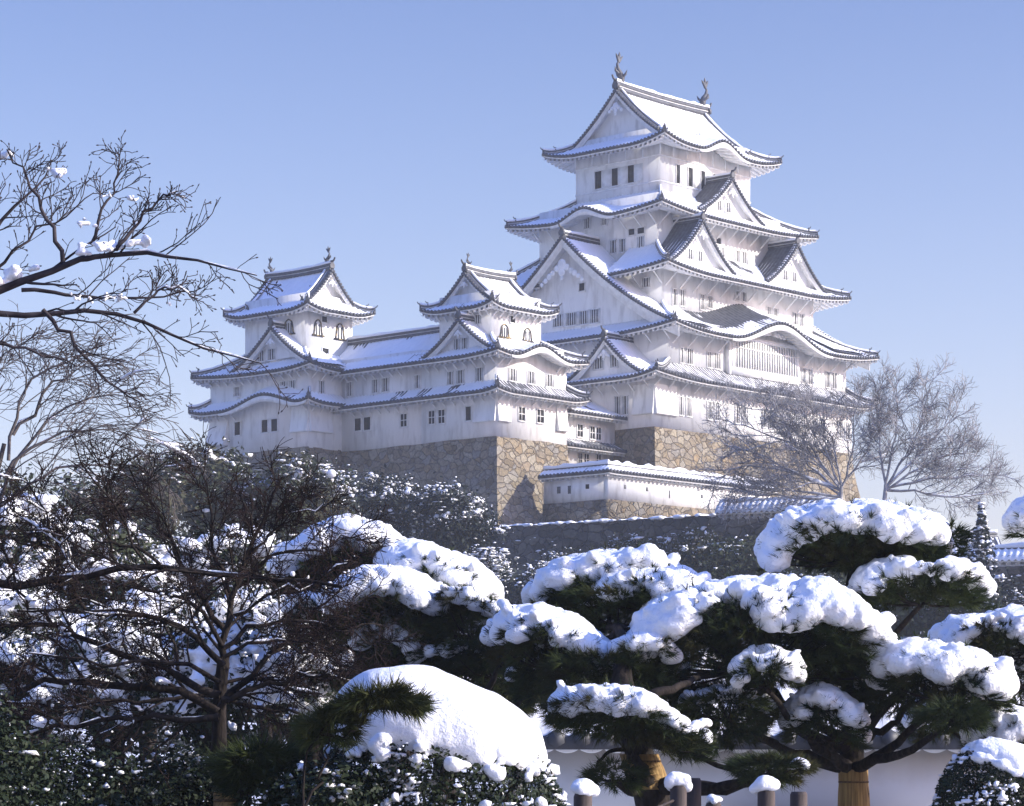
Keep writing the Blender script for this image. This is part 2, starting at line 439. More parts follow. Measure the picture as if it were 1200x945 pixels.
def skirt(root, outer, inner, wall, ze, zi, up=0.5, T=None, kara=None, sides='SENW', cut=None, brackets=2.0, A=0.1, hips=('SW', 'SE', 'NE', 'NW'), seg=None):
    """a pent roof round a storey. cut: sides' ends that stop square instead of mitring"""
    tiles, eave, snow = MB(), MB(), MB()
    T = T or {}; kara = kara or {}; cut = cut or {}; seg = seg or {}
    dep = {'S': inner[2] - outer[2], 'N': outer[3] - inner[3], 'W': inner[0] - outer[0], 'E': outer[1] - inner[1]}
    ovh = {'S': wall[2] - outer[2], 'N': outer[3] - wall[3], 'W': wall[0] - outer[0], 'E': outer[1] - wall[1]}
    nb = {'S': ('W', 'E'), 'E': ('S', 'N'), 'N': ('E', 'W'), 'W': ('N', 'S')}
    fs = four_sides(outer)
    for k in sides:
        S, L = fs[k]; D = dep[k]; b0, b1 = nb[k]
        i0 = 0 if b0 in cut.get(k, '') else dep[b0]; i1 = 0 if b1 in cut.get(k, '') else dep[b1]
        zf = lambda d, D=D: ze + (zi - ze) * PROF(np.clip(d / D, 0, 1.2))
        for lo, hi in seg.get(k, [(0.0, L)]):
            slope(S, L, i0, i1, D, zf, up, ovh[b0], ovh[b1], ovh[k], tiles, eave, snow, kara.get(k), T.get(k, 0.12), A, brackets=brackets, a_lo=lo, a_hi=hi)
    cor = {'SW': (outer[0], outer[2], inner[0], inner[2]), 'SE': (outer[1], outer[2], inner[1], inner[2]),
           'NE': (outer[1], outer[3], inner[1], inner[3]), 'NW': (outer[0], outer[3], inner[0], inner[3])}
    rl = []
    for h in hips:
        ridge = MB(); rl.append(ridge)
        xa, ya, xb, yb = cor[h]; s = np.linspace(0.03, 1, 9)
        z = ze + (zi - ze) * PROF(s) + up * np.clip(1 - s / 1.7, 0, 1) ** 2 * (1 - s) ** 2
        P = np.stack([xa + (xb - xa) * s, ya + (yb - ya) * s, z + 0.1], 1)
        ridge_line(P, ridge, snow, 0.36, 0.36, 0.07)
        ornament(ridge, P[1] + [0, 0, 0.25], (P[1] - P[0])[:2], 0.55)
    r = tiles.build('roof', M['tile'], root)
    eave.build('eaves', M['trim'], r); snow.build('snow', M['snow_roof'], r, smooth=True)
    for ridge in rl: ridge.build('hip_ridge', RM(), r)
    return r

def lattice_bars(mb, S, a0, a1, d, z0, z1, step=0.2, w=0.09, dep=0.07):
    n = max(1, int((a1 - a0) / step))
    for i in range(n):
        a = a0 + (a1 - a0) * (i + 0.5) / n
        P = [S.p(q, e, zz) for q in (a - w / 2, a + w / 2) for e in (d - dep, d) for zz in (z0, z1)]
        mb.add(P, [(0, 1, 3, 2), (4, 6, 7, 5), (0, 4, 5, 1), (2, 3, 7, 6), (0, 2, 6, 4), (1, 5, 7, 3)])

def sbox(mb, S, a0, a1, d0, d1, z0, z1, mat=0):
    P = [S.p(a, d, z) for a in (a0, a1) for d in (d0, d1) for z in (z0, z1)]
    mb.add(P, [(0, 1, 3, 2), (4, 6, 7, 5), (0, 4, 5, 1), (2, 3, 7, 6), (0, 2, 6, 4), (1, 5, 7, 3)], mat)

def window(root, S, d, a0, a1, z0, z1, style='bars', name='window'):
    """a plaster-framed opening on the wall plane at depth d of side S"""
    fr = MB(); w = 0.07
    sbox(fr, S, a0 - w, a0, d - 0.10, d + 0.05, z0 - w, z1 + w); sbox(fr, S, a1, a1 + w, d - 0.10, d + 0.05, z0 - w, z1 + w)
    sbox(fr, S, a0, a1, d - 0.10, d + 0.05, z1, z1 + w); sbox(fr, S, a0 - w, a1 + w, d - 0.13, d + 0.05, z0 - w - 0.08, z0 - w + 0.002)
    if style == 'bars': lattice_bars(fr, S, a0, a1, d - 0.012, z0, z1, 0.26, 0.075)
    if style == 'cross':
        lattice_bars(fr, S, a0, a1, d - 0.012, z0, z1, 0.5, 0.05, 0.05)
        sbox(fr, S, a0, a1, d - 0.05, d - 0.012, (z0 + z1) / 2 - 0.03, (z0 + z1) / 2 + 0.03)
    o = fr.build(name, M['trim'], root)
    pn = MB(); sbox(pn, S, a0, a1, d - 0.01, d + 0.04, z0, z1)  # panel just proud of the wall, its colour giving the darkness inside
    pn.build('opening', M['dark'] if style in ('dark', 'cross', 'shutter') else M['shade_pane'], o)
    if style == 'shutter':      # a white sliding shutter pushed to the right of the opening
        s = MB(); wd = (a1 - a0)
        sbox(s, S, a1 + w, a1 + w + wd * 1.25, d - 0.07, d + 0.03, z0, z1)
        s.build('shutter', M['trim'], o)
    return o

def bell_window(root, S, d, a0, a1, z0, z1):
    """the ogee-topped window with a black and gilt frame"""
    c = (a0 + a1) / 2; w = (a1 - a0) / 2; h = z1 - z0
    def outline(g):
        pts = [(-1.12, 0), (-0.98, 0.25), (-0.9, 0.55), (-0.78, 0.78), (-0.45, 0.93), (0, 1.02), (0.45, 0.93), (0.78, 0.78), (0.9, 0.55), (0.98, 0.25), (1.12, 0)]
        return [(c + x * w * g, z0 + z * h * (1 if g == 1 else 0.92)) for x, z in pts]
    o1, o2 = outline(1.0), outline(0.8); fr = MB(); n = len(o1)
    for dd, nx in ((d - 0.1, 0),):
        P = np.array([[S.p(a, dd, z) for a, z in o1], [S.p(a, dd, z) for a, z in o2]])
        fr.grid(P)
        fr.grid(np.array([[S.p(a, dd, z) for a, z in o1], [S.p(a, d + 0.02, z) for a, z in o1]]))
        fr.grid(np.array([[S.p(a, dd, z) for a, z in o2], [S.p(a, d - 0.02, z) for a, z in o2]]))
    sbox(fr, S, a0 - 0.22, a1 + 0.22, d - 0.16, d + 0.02, z0 - 0.13, z0)
    f = fr.build('bell_window', M['gold'], root)
    pn = MB(); V = [S.p(a, d - 0.02, z) for a, z in o2] + [S.p(c, d - 0.02, z0)]
    pn.add(V, [(i, i + 1, n) for i in range(n - 1)])
    pn.build('shutter', M['trim'], f)
    b = MB(); lattice_bars(b, S, a0 + 0.25 * w, a1 - 0.25 * w, d - 0.03, z0 + 0.02, z0 + h * 0.72, 0.28, 0.1, 0.05)
    b.build('window_bars', M['shade_pane'], f)
    return f

def rake(parent, S, hs, zs, b, wins=(), bw=0.5, depth=0.55, gegyo=1.0, sm=None, wall_z=None, owner=None):
    """gable front: S.a measured from the centre; (hs, zs) the curve from apex to foot"""
    hs = np.asarray(hs, float); zs = np.asarray(zs, float)
    tl, bd, gw, orn = MB(), MB(), MB(), MB()
    zb = (zs[-1] if wall_z is None else wall_z)
    seg = np.sqrt(np.diff(hs) ** 2 + np.diff(zs) ** 2); cum = np.concatenate([[0], np.cumsum(seg)])
    m = int(cum[-1] / 0.33); u = (np.arange(m) + 0.5) / m * cum[-1]
    for sg in (-1, 1):
        ch, cz = np.interp(u, cum, hs) * sg, np.interp(u, cum, zs)
        tl.discs(S.p(ch, np.full(m, b - 0.02), cz + 0.05), -S.n3(), 0.15, 0.14)
        g = lambda d_, dz: S.p(hs * sg, np.full_like(hs, d_), zs + dz)
        tl.grid(np.stack([g(b, 0.16), g(b - 0.04, 0.16), g(b - 0.04, -0.1), g(b + 0.12, -0.1)], 1))
        tl.grid(np.stack([g(b - 0.04, 0.16), g(b + 0.1, 0.3), g(b + 0.34, 0.3), g(b + 0.46, 0.1)], 1))
        bw_ = bw * (0.85 + 0.3 * (hs / hs[-1]))
        gg = lambda d_, dz: S.p(hs * sg, np.full_like(hs, d_), zs + dz)
        bd.grid(np.stack([gg(b + 0.06, -0.1), gg(b + 0.04, -0.1 - bw_ * 0.5), gg(b + 0.1, -0.1 - bw_ * 0.5), gg(b + 0.1, -0.1 - bw_), gg(b + 0.24, -0.1 - bw_), gg(b + 0.26, -0.12)], 1))
        bd.grid(np.stack([gg(b + 0.2, -0.14), gg(b + depth, -0.14)], 1))
        zz = np.maximum(zs - 0.12, zb - 0.4)
        gw.grid(np.stack([S.p(hs * sg, np.full_like(hs, b + depth), np.full_like(hs, zb - 0.5)), S.p(hs * sg, np.full_like(hs, b + depth), zz)], 1))
    tl.build('verge_tiles', M['tile'], parent)
    bd.build('bargeboard', M['trim'], parent)
    w = gw.build('gable_wall', M['plaster'], parent)
    # carved pendant: a disc with scrolls either side
    if gegyo:
        g = gegyo; c0 = zs[0] - bw * 2.0 - 0.35 * g
        def blob(a, z, r):
            k = 9; P = [S.p(a + r * cos(i * 2 * pi / k), b + 0.0, z + r * sin(i * 2 * pi / k)) for i in range(k)]
            Q = [S.p(a + 0.75 * r * cos(i * 2 * pi / k), b - 0.08, z + 0.75 * r * sin(i * 2 * pi / k)) for i in range(k)]
            orn.add(P + Q + [S.p(a, b - 0.1, z)], [(i, (i + 1) % k, k + (i + 1) % k, k + i) for i in range(k)])
            orn.add(Q + [S.p(a, b - 0.1, z)], [(i, (i + 1) % k, k) for i in range(k)])
        blob(0, c0, 0.3 * g); blob(0, c0 - 0.42 * g, 0.24 * g); blob(0, c0 - 0.75 * g, 0.13 * g)
        for sg in (-1, 1):
            blob(sg * 0.36 * g, c0 - 0.2 * g, 0.2 * g); blob(sg * 0.66 * g, c0 - 0.42 * g, 0.17 * g)
            if g > 1.2:
                for q in range(3): blob(sg * (0.92 + 0.27 * q) * g, c0 - (0.58 + 0.2 * q) * g, (0.19 - 0.03 * q) * g)
        orn.build('carved_pendant', M['trim'], parent)
    for (a0, a1, z0, z1, st) in wins: window(parent, S, b + depth, a0, a1, z0, z1, st)

def dormer(root, S, hw, z0, H, back, TL=0.12, TR=0.12, wins=(), bw=0.45, gegyo=0.8, name='gable', A=0.1, orn=1.0, wall_z=None, depth=0.8, ridgeT=0.1):
    """triangular dormer gable; S has its origin at the middle of the front plane, a to the viewer's right"""
    s = np.linspace(0, 1.06, 14); hs = s * hw; zs = z0 + H * (1 - 1.38 * s + 0.38 * s * s)
    tiles, snow, ridge = MB(), MB(), MB()
    n = max(2, int(back / RIB)); b = -0.02 + (back + 0.02) * np.arange(n * 4 + 1) / (n * 4.0); rib = np.tile([0, 0.05, 0.085, 0.05], n + 1)[:n * 4 + 1]
    for sg, T in ((-1, TL), (1, TR)):
        SEED[0] += 1
        Bq = np.broadcast_to(b[:, None], (len(b), len(s)))
        tiles.grid(S.p(np.broadcast_to(hs * sg, Bq.shape), Bq, zs[None, :] + 0.08 + rib[:, None]))
        nb = max(6, int(back / 0.11)); b2 = np.linspace(0.3, back, nb); s2 = np.linspace(0.03, 1.02, 18)
        B2 = np.broadcast_to(b2[:, None], (nb, 18)); S2 = np.broadcast_to(s2[None, :], (nb, 18))
        th = (T if T > 0 else -0.055) + (A if T > 0 else 0.05) * (fbm(B2 * 0.6, S2 * hw * 0.6, SEED[0]) - 0.5) * 2
        th = np.minimum(th, 0.02 + (B2 - 0.35) * 0.5)
        zz = z0 + H * (1 - 1.38 * S2 + 0.38 * S2 * S2)
        snow.grid(S.p(S2 * hw * sg, B2, zz + 0.12 + th + 0.02 * np.cos(2 * pi * B2 / RIB)))
        # narrow strip of snow lying on the verge roll
        v2 = np.linspace(0.04, 1.04, max(40, int(hw * 12))); zv = z0 + H * (1 - 1.38 * v2 + 0.38 * v2 * v2)
        vv = 0.06 * vnoise(v2 * 14, v2 * 0, SEED[0] + 2) + (0.0 if T > 0 else -0.03)
        ln = np.concatenate([[0], np.cumsum(np.hypot(np.diff(v2 * hw), np.diff(zv)))])
        vv = vv + 0.09 * np.cos(2 * pi * ln / 0.36) - 0.02
        g = lambda d_, dz: S.p(v2 * hw * sg, np.full_like(v2, d_), zv + dz)
        snow.grid(np.stack([g(-0.02, 0.12), g(0.05, 0.28 + vv), g(0.36, 0.30 + vv), g(0.5, 0.1)], 1))
    o = tiles.build(name, M['tile'], root)
    zr = z0 + H
    P = S.p(np.zeros(6), np.linspace(-0.02, back, 6), np.full(6, zr + 0.12))
    ridge_line(P, ridge, snow, 0.4, 0.5, ridgeT, False)
    for c_, t_, z_ in [(S.p(0, 0.0, zr + 0.2), S.n, 1.0 * orn)] + [(S.p(sg * hw * 1.03, 0.3, z0 - 0.05), S.t * sg * -1, 0.5) for sg in (-1, 1)]:
        e_ = MB(); ornament(e_, c_, t_, z_); e_.build('ridge_end_tile', M['tile'], o)
    rake(o, S, hs, zs + 0.02, 0.0, wins, bw, depth, gegyo, wall_z=wall_z)
    snow.build('snow', M['snow_roof'], o, smooth=True); ridge.build('ridge', RM(), o)
    return o

def fish(mb, p, t, sz):
    """roof-fish finial: head down on the ridge, body curving up to a forked tail"""
    p = np.asarray(p, float); t = np.array([t[0], t[1], 0.0]); up = np.array([0, 0, 1.0]); q = np.array([t[1], -t[0], 0])
    P = [p + t * (x * sz) + up * (z * sz) for x, z in [(0.28, 0.0), (0.3, 0.25), (0.16, 0.55), (-0.08, 0.85), (-0.16, 1.15), (0.0, 1.4)]]
    mb.tube(P, [0.2 * sz, 0.24 * sz, 0.2 * sz, 0.13 * sz, 0.09 * sz, 0.05 * sz], 7)
    e = np.array(P[-1])
    for dx, dz in ((0.42, 0.38), (-0.3, 0.46), (0.08, 0.6)):
        mb.tube([e - up * 0.12 * sz, e + t * dx * 0.6 * sz + up * dz * 0.6 * sz, e + t * dx * sz + up * dz * sz], [0.09 * sz, 0.1 * sz, 0.02 * sz], 5)
    for sg in (-1, 1):
        c = np.array(P[1])
        mb.tube([c, c + q * sg * 0.35 * sz + up * 0.25 * sz, c + q * sg * 0.5 * sz + up * 0.5 * sz], [0.12 * sz, 0.09 * sz, 0.02 * sz], 5)
    c = np.array(P[2]); mb.tube([c - t * 0.2 * sz, c - t * 0.5 * sz + up * 0.15 * sz, c - t * 0.55 * sz + up * 0.4 * sz], [0.12 * sz, 0.09 * sz, 0.02 * sz], 5)

def irimoya(root, O, t, n, L, Wd, zE, zR, gi, up, ov, kara=None, T=None, verge=0.7, fish_size=1.0, wins=(), brackets=0, bw=0.45, gegyo=0.8, A=0.1, rp=0.45):
    """hip-and-gable roof: O an eave corner, ridge along t; T keyed front, back, start, end"""
    T = T or {}; t = np.array(t, float); n = np.array(n, float); O = np.array(O, float)
    hwid = Wd / 2
    zf = lambda d: zE + (zR - zE) * ((1 - rp) * d / hwid + rp * (d / hwid) ** 2)
    tiles, eave, snow, ridge = MB(), MB(), MB(), MB()
    front = Side(O, t, n); back = Side(O + t * L + n * Wd, -t, -n)
    start = Side(O + n * Wd, -n, t); end = Side(O + t * L, n, -t)
    for S, LL, key in ((front, L, 'front'), (back, L, 'back'), (start, Wd, 'start'), (end, Wd, 'end')):
        kk = (kara or {}).get(key)
        slope(S, LL, gi, gi, gi, zf, up, ov, ov, ov, tiles, eave, snow, kk, T.get(key, 0.12), A, brackets=brackets)
        if key in ('front', 'back'):
            slope(S, LL, 0, 0, hwid, zf, 0, 0, 0, ov, tiles, eave, snow, kk, T.get(key, 0.12), A, d0=gi * 0.97, edge=False, a_lo=gi - verge, a_hi=LL - gi + verge)
    r = tiles.build('roof', M['tile'], root)
    hr = []
    for c, dx, dy in ((O, t, n), (O + t * L, -t, n), (O + n * Wd, t, -n), (O + t * L + n * Wd, -t, -n)):
        s = np.linspace(0.03, 1, 7); ridge = MB(); hr.append(('hip_ridge', ridge))
        z = zf(gi * s) + up * np.clip(1 - s / 1.7, 0, 1) ** 2 * (1 - s) ** 2 + 0.1
        P = np.concatenate([c + (dx + dy) * (gi * s)[:, None], z[:, None]], 1)
        ridge_line(P, ridge, snow, 0.34, 0.34, 0.07); ornament(ridge, P[2] + [0, 0, 0.25], (P[1] - P[0])[:2], 0.5)
        # descending ridge beside the gable
        d = np.linspace(gi * 0.75, hwid, 9); ridge = MB(); hr.append(('descending_ridge', ridge))
        P = np.concatenate([c + dx * (gi - verge + 0.75) + dy * d[:, None], (zf(d) + 0.1)[:, None]], 1)
        ridge_line(P, ridge, snow, 0.3, 0.3, 0.07); 
    ridge = MB(); hr.append(('main_ridge', ridge))
    a = np.linspace(gi - verge + 0.05, L - gi + verge - 0.05, 12)
    P = np.concatenate([O + n * hwid + t * a[:, None], (zR + 0.05 + 0.25 * ((a - L / 2) / (L / 2)) ** 2)[:, None]], 1)
    ridge_line(P, ridge, snow, 0.55, 0.85 if fish_size > 1 else 0.6, 0.12, False)
    top = 0.8 if fish_size > 1 else 0.55
    for q, sg in ((0, 1), (-1, -1)):
        ornament(ridge, P[q] + [0, 0, 0.05], t * sg, 1.3 if fish_size > 1 else 1.0)
    eave.build('eaves', M['trim'], r); snow.build('snow', M['snow_roof'], r, smooth=True); [q.build(nm, RM(), r) for nm, q in hr]
    for q, sg in ((0, 1), (-1, -1)):
        f = MB(); fish(f, P[q] + np.append(t * sg * 0.45, top), t * sg, fish_size); f.build('fish_finial', M['tile'], r)
    d = np.linspace(hwid, gi * 0.9, 14); hs = hwid - d
    for c, tt, nn in ((O + n * hwid + t * (gi - verge), -n, t), (O + n * hwid + t * (L - gi + verge), n, -t)):
        g = MB(); Sg = Side(c, tt, nn)
        g.add([Sg.p(0, 0.3, zR - 0.05), Sg.p(0.05, 0.32, zR), Sg.p(0, 0.34, zR)], [(0, 1, 2)])
        go = g.build('gable', M['tile'], root)
        rake(go, Sg, hs, zf(d) + 0.02, 0.0, wins, bw, 0.6 + verge * 0.6, gegyo, wall_z=float(zf(np.array(gi))) - 0.2)
    return r

def storey(root, r, z0, z1, corner=True):
    mb = MB(); mb.box(r[0], r[1], r[2], r[3], z0, z1)
    return mb.build('wall', M['plaster'], root)

def flare(root, S, a0, a1, d, z0, z1, out=0.75):
    """stone-drop bay: the wall swells outward over the base"""
    mb = MB()
    z = np.array([z1, z0 + (z1 - z0) * 0.5, z0, z0 - 0.16, z0 - 0.16]); o = np.array([0.05, out * 0.45, out, out, 0.0])
    A = np.array([a0, a1])
    mb.grid(S.p(np.broadcast_to(A[:, None], (2, 5)), d - np.broadcast_to(o, (2, 5)), np.broadcast_to(z, (2, 5))))
    for a in (a0, a1):
        V = [S.p(a, d - q, w) for q, w in zip(o, z)] + [S.p(a, d, z1)]
        mb.add(V, [(0, 1, 5), (1, 4, 5), (1, 2, 4), (2, 3, 4)])
    return mb.build('stone_drop_bay', M['plaster'], root)
# ------------------------------------------------------------------ the castle
def face(r, k):
    """the wall plane of rectangle r on side k; a is then the plain local x or y"""
    x0, x1, y0, y1 = r
    return {'S': Side((0, y0), (1, 0), (0, 1)), 'W': Side((x0, 0), (0, 1), (1, 0)), 'E': Side((x1, 0), (0, 1), (-1, 0)), 'N': Side((0, y1), (1, 0), (0, -1))}[k]

# ---- main keep
keep = thing('castle_keep', (0, 0, 0), 'tallest white castle keep with five tiers of snowy curved roofs and fish finials on top', 'castle keep', castle=True)
K1 = (0, 31.6, 0, 25.6); K2 = (2.95, 31.6, .7, 24.9); K3 = (5.1, 29.4, 3.2, 22.4); K5 = (6.9, 27.4, 5.3, 20.3); K6 = (10.0, 24.4, 7.4, 18.2)
storey(keep, K1, -0.3, 5.4); storey(keep, K2, 5.0, 10.6); storey(keep, K3, 10.5, 16.9); storey(keep, K5, 16.6, 23.4); storey(keep, K6, 23.0, 30.6)
NS = -0.02      # hardly any snow: only flecks lie between the tile rolls
R1 = (-2.0, 33.6, -1.8, 27.6); R2 = (0.9, 34.0, -1.75, 27.3); R3 = (2.45, 32.05, .35, 25.3); R4 = (4.5, 29.8, 2.75, 22.8)
skirt(keep, R1, (2.95, 31.6, .7, 24.9), K1, 4.55, 6.25, 0.55, {'S': 0.0, 'W': 0.14}, brackets=1.95)
skirt(keep, R2, (5.1, 29.4, 3.2, 22.4), K2, 9.25, 12.05, 0.65, {'S': lambda a, d: np.where((a < 16.6) & (a > 7) & (d > 1.5 + (16.6 - a) * 0.12), -0.06, 0.11), 'W': 0.15},
      kara={'S': [(16.8, 8.0, 2.15, 22.0)]}, brackets=2.2)
skirt(keep, R3, K5, K3, 15.25, 18.35, 0.65, {'S': 0.1, 'W': 0.15}, brackets=2.0, seg={'W': [(0.0, 8.9), (16.5, 24.95)], 'E': [(0.0, 8.5), (16.1, 24.95)]})
skirt(keep, R4, K6, K5, 21.45, 24.35, 0.65, {'S': 0.1, 'W': 0.14}, kara={'W': [(10.1, 4.0, 1.15, 5.0)]}, brackets=1.7)
irimoya(keep, (7.7, 5.0), (1, 0), (0, 1), 18.9, 15.7, 28.75, 34.85, 2.75, 0.75, 2.3, kara={'front': [(9.5, 3.9, 1.25, 5.2)], 'back': [(9.5, 3.9, 1.25, 5.2)]},
        T={'front': 0.13, 'back': 0.13, 'start': 0.14, 'end': 0.14}, fish_size=1.45, bw=0.55, gegyo=1.15, rp=0.42,
        wins=[])
# big gable over the shaded front
KS, KW = face(K3, 'S'), None
dormer(keep, Side((1.45, 12.6), (0, -1), (1, 0)), 13.4, 9.9, 9.35, 5.5, 0.14, 0.14, bw=1.0, gegyo=1.75, name='great_gable', orn=1.15, wall_z=10.2, depth=1.55,
       wins=[(-2.4, -1.17, 11.1, 12.2, 'bars'), (-.78, .65, 11.05, 12.2, 'bars'), (.87, 2.03, 11.0, 12.2, 'bars'), (2.29, 3.45, 10.97, 12.2, 'bars'), (.9, 1.6, 14.2, 14.9, 'dark')])
dormer(keep, Side((32.6, 12.6), (0, 1), (-1, 0)), 13.4, 9.9, 9.35, 5.5, 0.14, 0.14, bw=1.0, gegyo=1.75, name='great_gable', orn=1.15, wall_z=10.2, depth=1.55)
# small gable where the link building meets the keep
dormer(keep, Side((-1.2, 5.1), (0, -1), (1, 0)), 4.3, 5.0, 3.5, 4.2, 0.14, 0.14, wins=[(-1.9, -.7, 5.9, 7.0, 'bars'), (.2, 1.1, 5.9, 7.0, 'bars')], bw=0.5, gegyo=0.9, wall_z=5.1)
# pair of gables on the third roof, one on the fourth
for gx_, zt in ((9.5, 20.55), (24.75, 20.35)):
    dormer(keep, Side((gx_, 1.75), (1, 0), (0, 1)), 4.75, 16.15, zt - 16.15, 3.6, -0.16, 0.1, wins=[(-1.5, -.55, 16.9, 17.8, 'bars'), (.05, .95, 16.9, 17.8, 'bars')], bw=0.42, wall_z=16.2)
dormer(keep, Side((17.2, 4.1), (1, 0), (0, 1)), 4.9, 22.3, 3.75, 3.4, -0.14, 0.1, wins=[(-1.6, -.7, 23.0, 23.9, 'bars'), (-.2, .7, 23.0, 23.9, 'bars')], bw=0.42, wall_z=22.3)
for a0, a1, z0, z1 in [(14.8, 15.66, 25.67, 27.36), (12.69, 13.51, 25.62, 27.31), (10.64, 11.45, 25.58, 27.28)]:
    S = Side((10.0, 0), (0, -1), (1, 0)); window(keep, S, 0, -a1, -a0, 25.62, 27.3, 'shutter')
for a0, a1 in [(12.39, 12.95), (14.31, 14.96), (16.31, 16.92), (18.24, 18.86), (20.2, 20.8)]:
    window(keep, face(K6, 'S'), 0, a0, a1 + 0.05, 25.45, 27.25, 'shutter')
f = MB()                       # framing showing on the top storey
for k, a0, a1 in (('S', 10.0, 24.4), ('W', 7.4, 18.2)):
    S = face(K6, k)
    for z in (27.75, 25.2): sbox(f, S, a0 - 0.05, a1 + 0.05, -0.07, 0.03, z, z + 0.16)
    nn = 7 if k == 'S' else 5
    for i in range(nn + 1):
        a = a0 + (a1 - a0) * i / nn; sbox(f, S, a - 0.09, a + 0.09, -0.05, 0.03, 27.9, 29.6)
f.build('timber_framing', M['trim'], keep)
def wins(root, r, k, lst, style='bars'):
    for a0, a1, z0, z1 in lst: window(root, face(r, k), 0, a0, a1, z0, z1, style)
wins(keep, K5, 'W', [(10.33, 11.07, 18.28, 19.47), (9.2, 9.91, 18.25, 19.44), (6.87, 7.67, 18.24, 19.4), (11.46, 12.27, 21.16, 22.1), (13.6, 14.4, 21.1, 22.1)])
wins(keep, K5, 'W', [(8.02, 8.78, 19.72, 20.28), (6.81, 7.67, 19.71, 20.25)], 'dark')
wins(keep, K5, 'S', [(19.16, 19.86, 18.14, 19.53), (20.16, 21.12, 18.16, 19.56), (15.6, 16.5, 18.6, 19.5), (16.7, 17.5, 18.6, 19.5), (11.2, 12.1, 21.2, 22.0)])
wins(keep, K5, 'S', [(16.02, 16.84, 19.81, 20.37), (14.84, 15.61, 19.75, 20.4)], 'dark')
wins(keep, K3, 'W', [(4.66, 5.62, 14.13, 14.95)])
wins(keep, K3, 'S', [(6.53, 7.31, 12.42, 13.91), (7.67, 8.51, 12.5, 13.96), (10.82, 11.62, 12.5, 13.9), (11.89, 12.8, 12.8, 13.9), (16.4, 17.2, 14.1, 14.95), (17.35, 18.13, 14.1, 14.95), (21.5, 22.3, 13.3, 14.0), (22.6, 23.4, 13.3, 14.0), (25.88, 26.64, 12.83, 13.93), (26.93, 27.8, 12.79, 13.95)])
wins(keep, K2, 'S', [(4.59, 5.2, 6.5, 7.87), (5.46, 6.49, 6.5, 7.87), (8.68, 9.47, 6.5, 7.9), (9.73, 10.79, 6.5, 7.9), (23.94, 24.6, 6.5, 7.93), (24.84, 25.78, 6.5, 7.93), (28.0, 28.71, 6.5, 8.0), (29.0, 29.89, 6.5, 8.0)])
wins(keep, K1, 'S', [(3.5, 4.2, 1.45, 3.08), (4.6, 5.43, 1.45, 3.08)] + [q for i in range(6) for q in ((7.86 + 4.27 * i, 8.55 + 4.27 * i, 1.44, 3.03), (8.97 + 4.27 * i, 9.79 + 4.27 * i, 1.44, 3.03))])
wins(keep, K1, 'W', [(4.07, 4.72, 1.44, 3.13), (3.14, 3.78, 1.43, 3.1)])
flare(keep, Side((0, 0), (1, 0), (0, 1)), 0.01, 3.2, 0, 1.35, 4.0, 0.3)
flare(keep, Side((0, 0), (0, 1), (1, 0)), 0.01, 2.5, 0, 1.35, 4.0, 0.3)
# projecting lattice bay under the great undulating eave
S = face(K2, 'S'); bay = MB()
sbox(bay, S, 12.1, 23.0, -0.42, 0.02, 6.1, 6.85); sbox(bay, S, 12.1, 23.0, -0.42, 0.02, 9.55, 9.95)
sbox(bay, S, 12.1, 12.5, -0.42, 0.02, 6.85, 9.55); sbox(bay, S, 22.6, 23.0, -0.42, 0.02, 6.85, 9.55)
sbox(bay, S, 11.5, 11.9, -0.5, 0.02, 6.1, 9.6)
sbox(bay, S, 12.1, 23.0, -0.46, 0.02, 8.7, 8.82)
b = bay.build('lattice_bay', M['trim'], keep)
lb = MB(); lattice_bars(lb, S, 12.5, 22.6, -0.28, 6.85, 9.55, 0.4, 0.2, 0.12); lb.build('lattice', M['trim'], b)
pn = MB(); sbox(pn, S, 12.5, 22.6, -0.16, 0.0, 6.85, 9.55); pn.build('opening', M['shade_pane'], b)
# pediment carving under that eave
pd = MB()
for sg in (-1, 1):
    for q in range(5):
        c = S.p(17.55 + sg * q * 0.5, -1.2, 10.55 - q * 0.07); pd.tube([c, c + np.array([0, 0.16, 0.0])], 0.3 - 0.03 * q, 8)
pd.build('carved_pendant', M['trim'], keep)

# ---- centre turret (long shaded front continues into the corridor)
tur = thing('castle_turret', (-13.5, 7.6, -2.2), 'white three tier castle turret with bell windows at the near corner of the corridor', 'castle turret', castle=True)
A1 = (-18.24, -8.89, 3, 12.2); AT = (-17.3, -10.7, 4.5, 10.85)
storey(tur, A1, -2.35, 6.2); storey(tur, AT, 5.6, 10.9)
skirt(tur, (-19.75, -7.35, 1.5, 12.2), (-18.24, -8.89, 3, 12.2), A1, 1.7, 2.7, 0.35, {'S': 0.0, 'W': 0.1}, sides='SEW', cut={'W': 'N', 'E': 'N'}, hips=('SW', 'SE'), brackets=1.1)
skirt(tur, (-19.7, -7.4, 1.5, 13.0), (-17.3, -10.7, 4.5, 10.85), A1, 4.95, 6.65, 0.4, {'S': 0.12, 'W': 0.13}, sides='SEW', cut={'W': 'N', 'E': 'N'}, hips=('SW', 'SE'),
      kara={'S': [(6.0, 4.1, 1.2, 3.3)]}, brackets=1.15)
irimoya(tur, (-18.5, 3.3), (1, 0), (0, 1), 9.0, 8.9, 9.45, 12.75, 1.5, 0.5, 1.2, fish_size=0.6, brackets=0.9, bw=0.35, gegyo=0.55, verge=0.35, T={'front': 0.12, 'start': 0.12})
dormer(tur, Side((-19.25, 6.7), (0, -1), (1, 0)), 4.5, 5.15, 3.1, 3.2, 0.12, 0.12, wins=[(-1.2, -.5, 5.75, 6.75, 'bars'), (-.25, .45, 5.75, 6.75, 'bars')], bw=0.42, gegyo=0.6, wall_z=5.3)
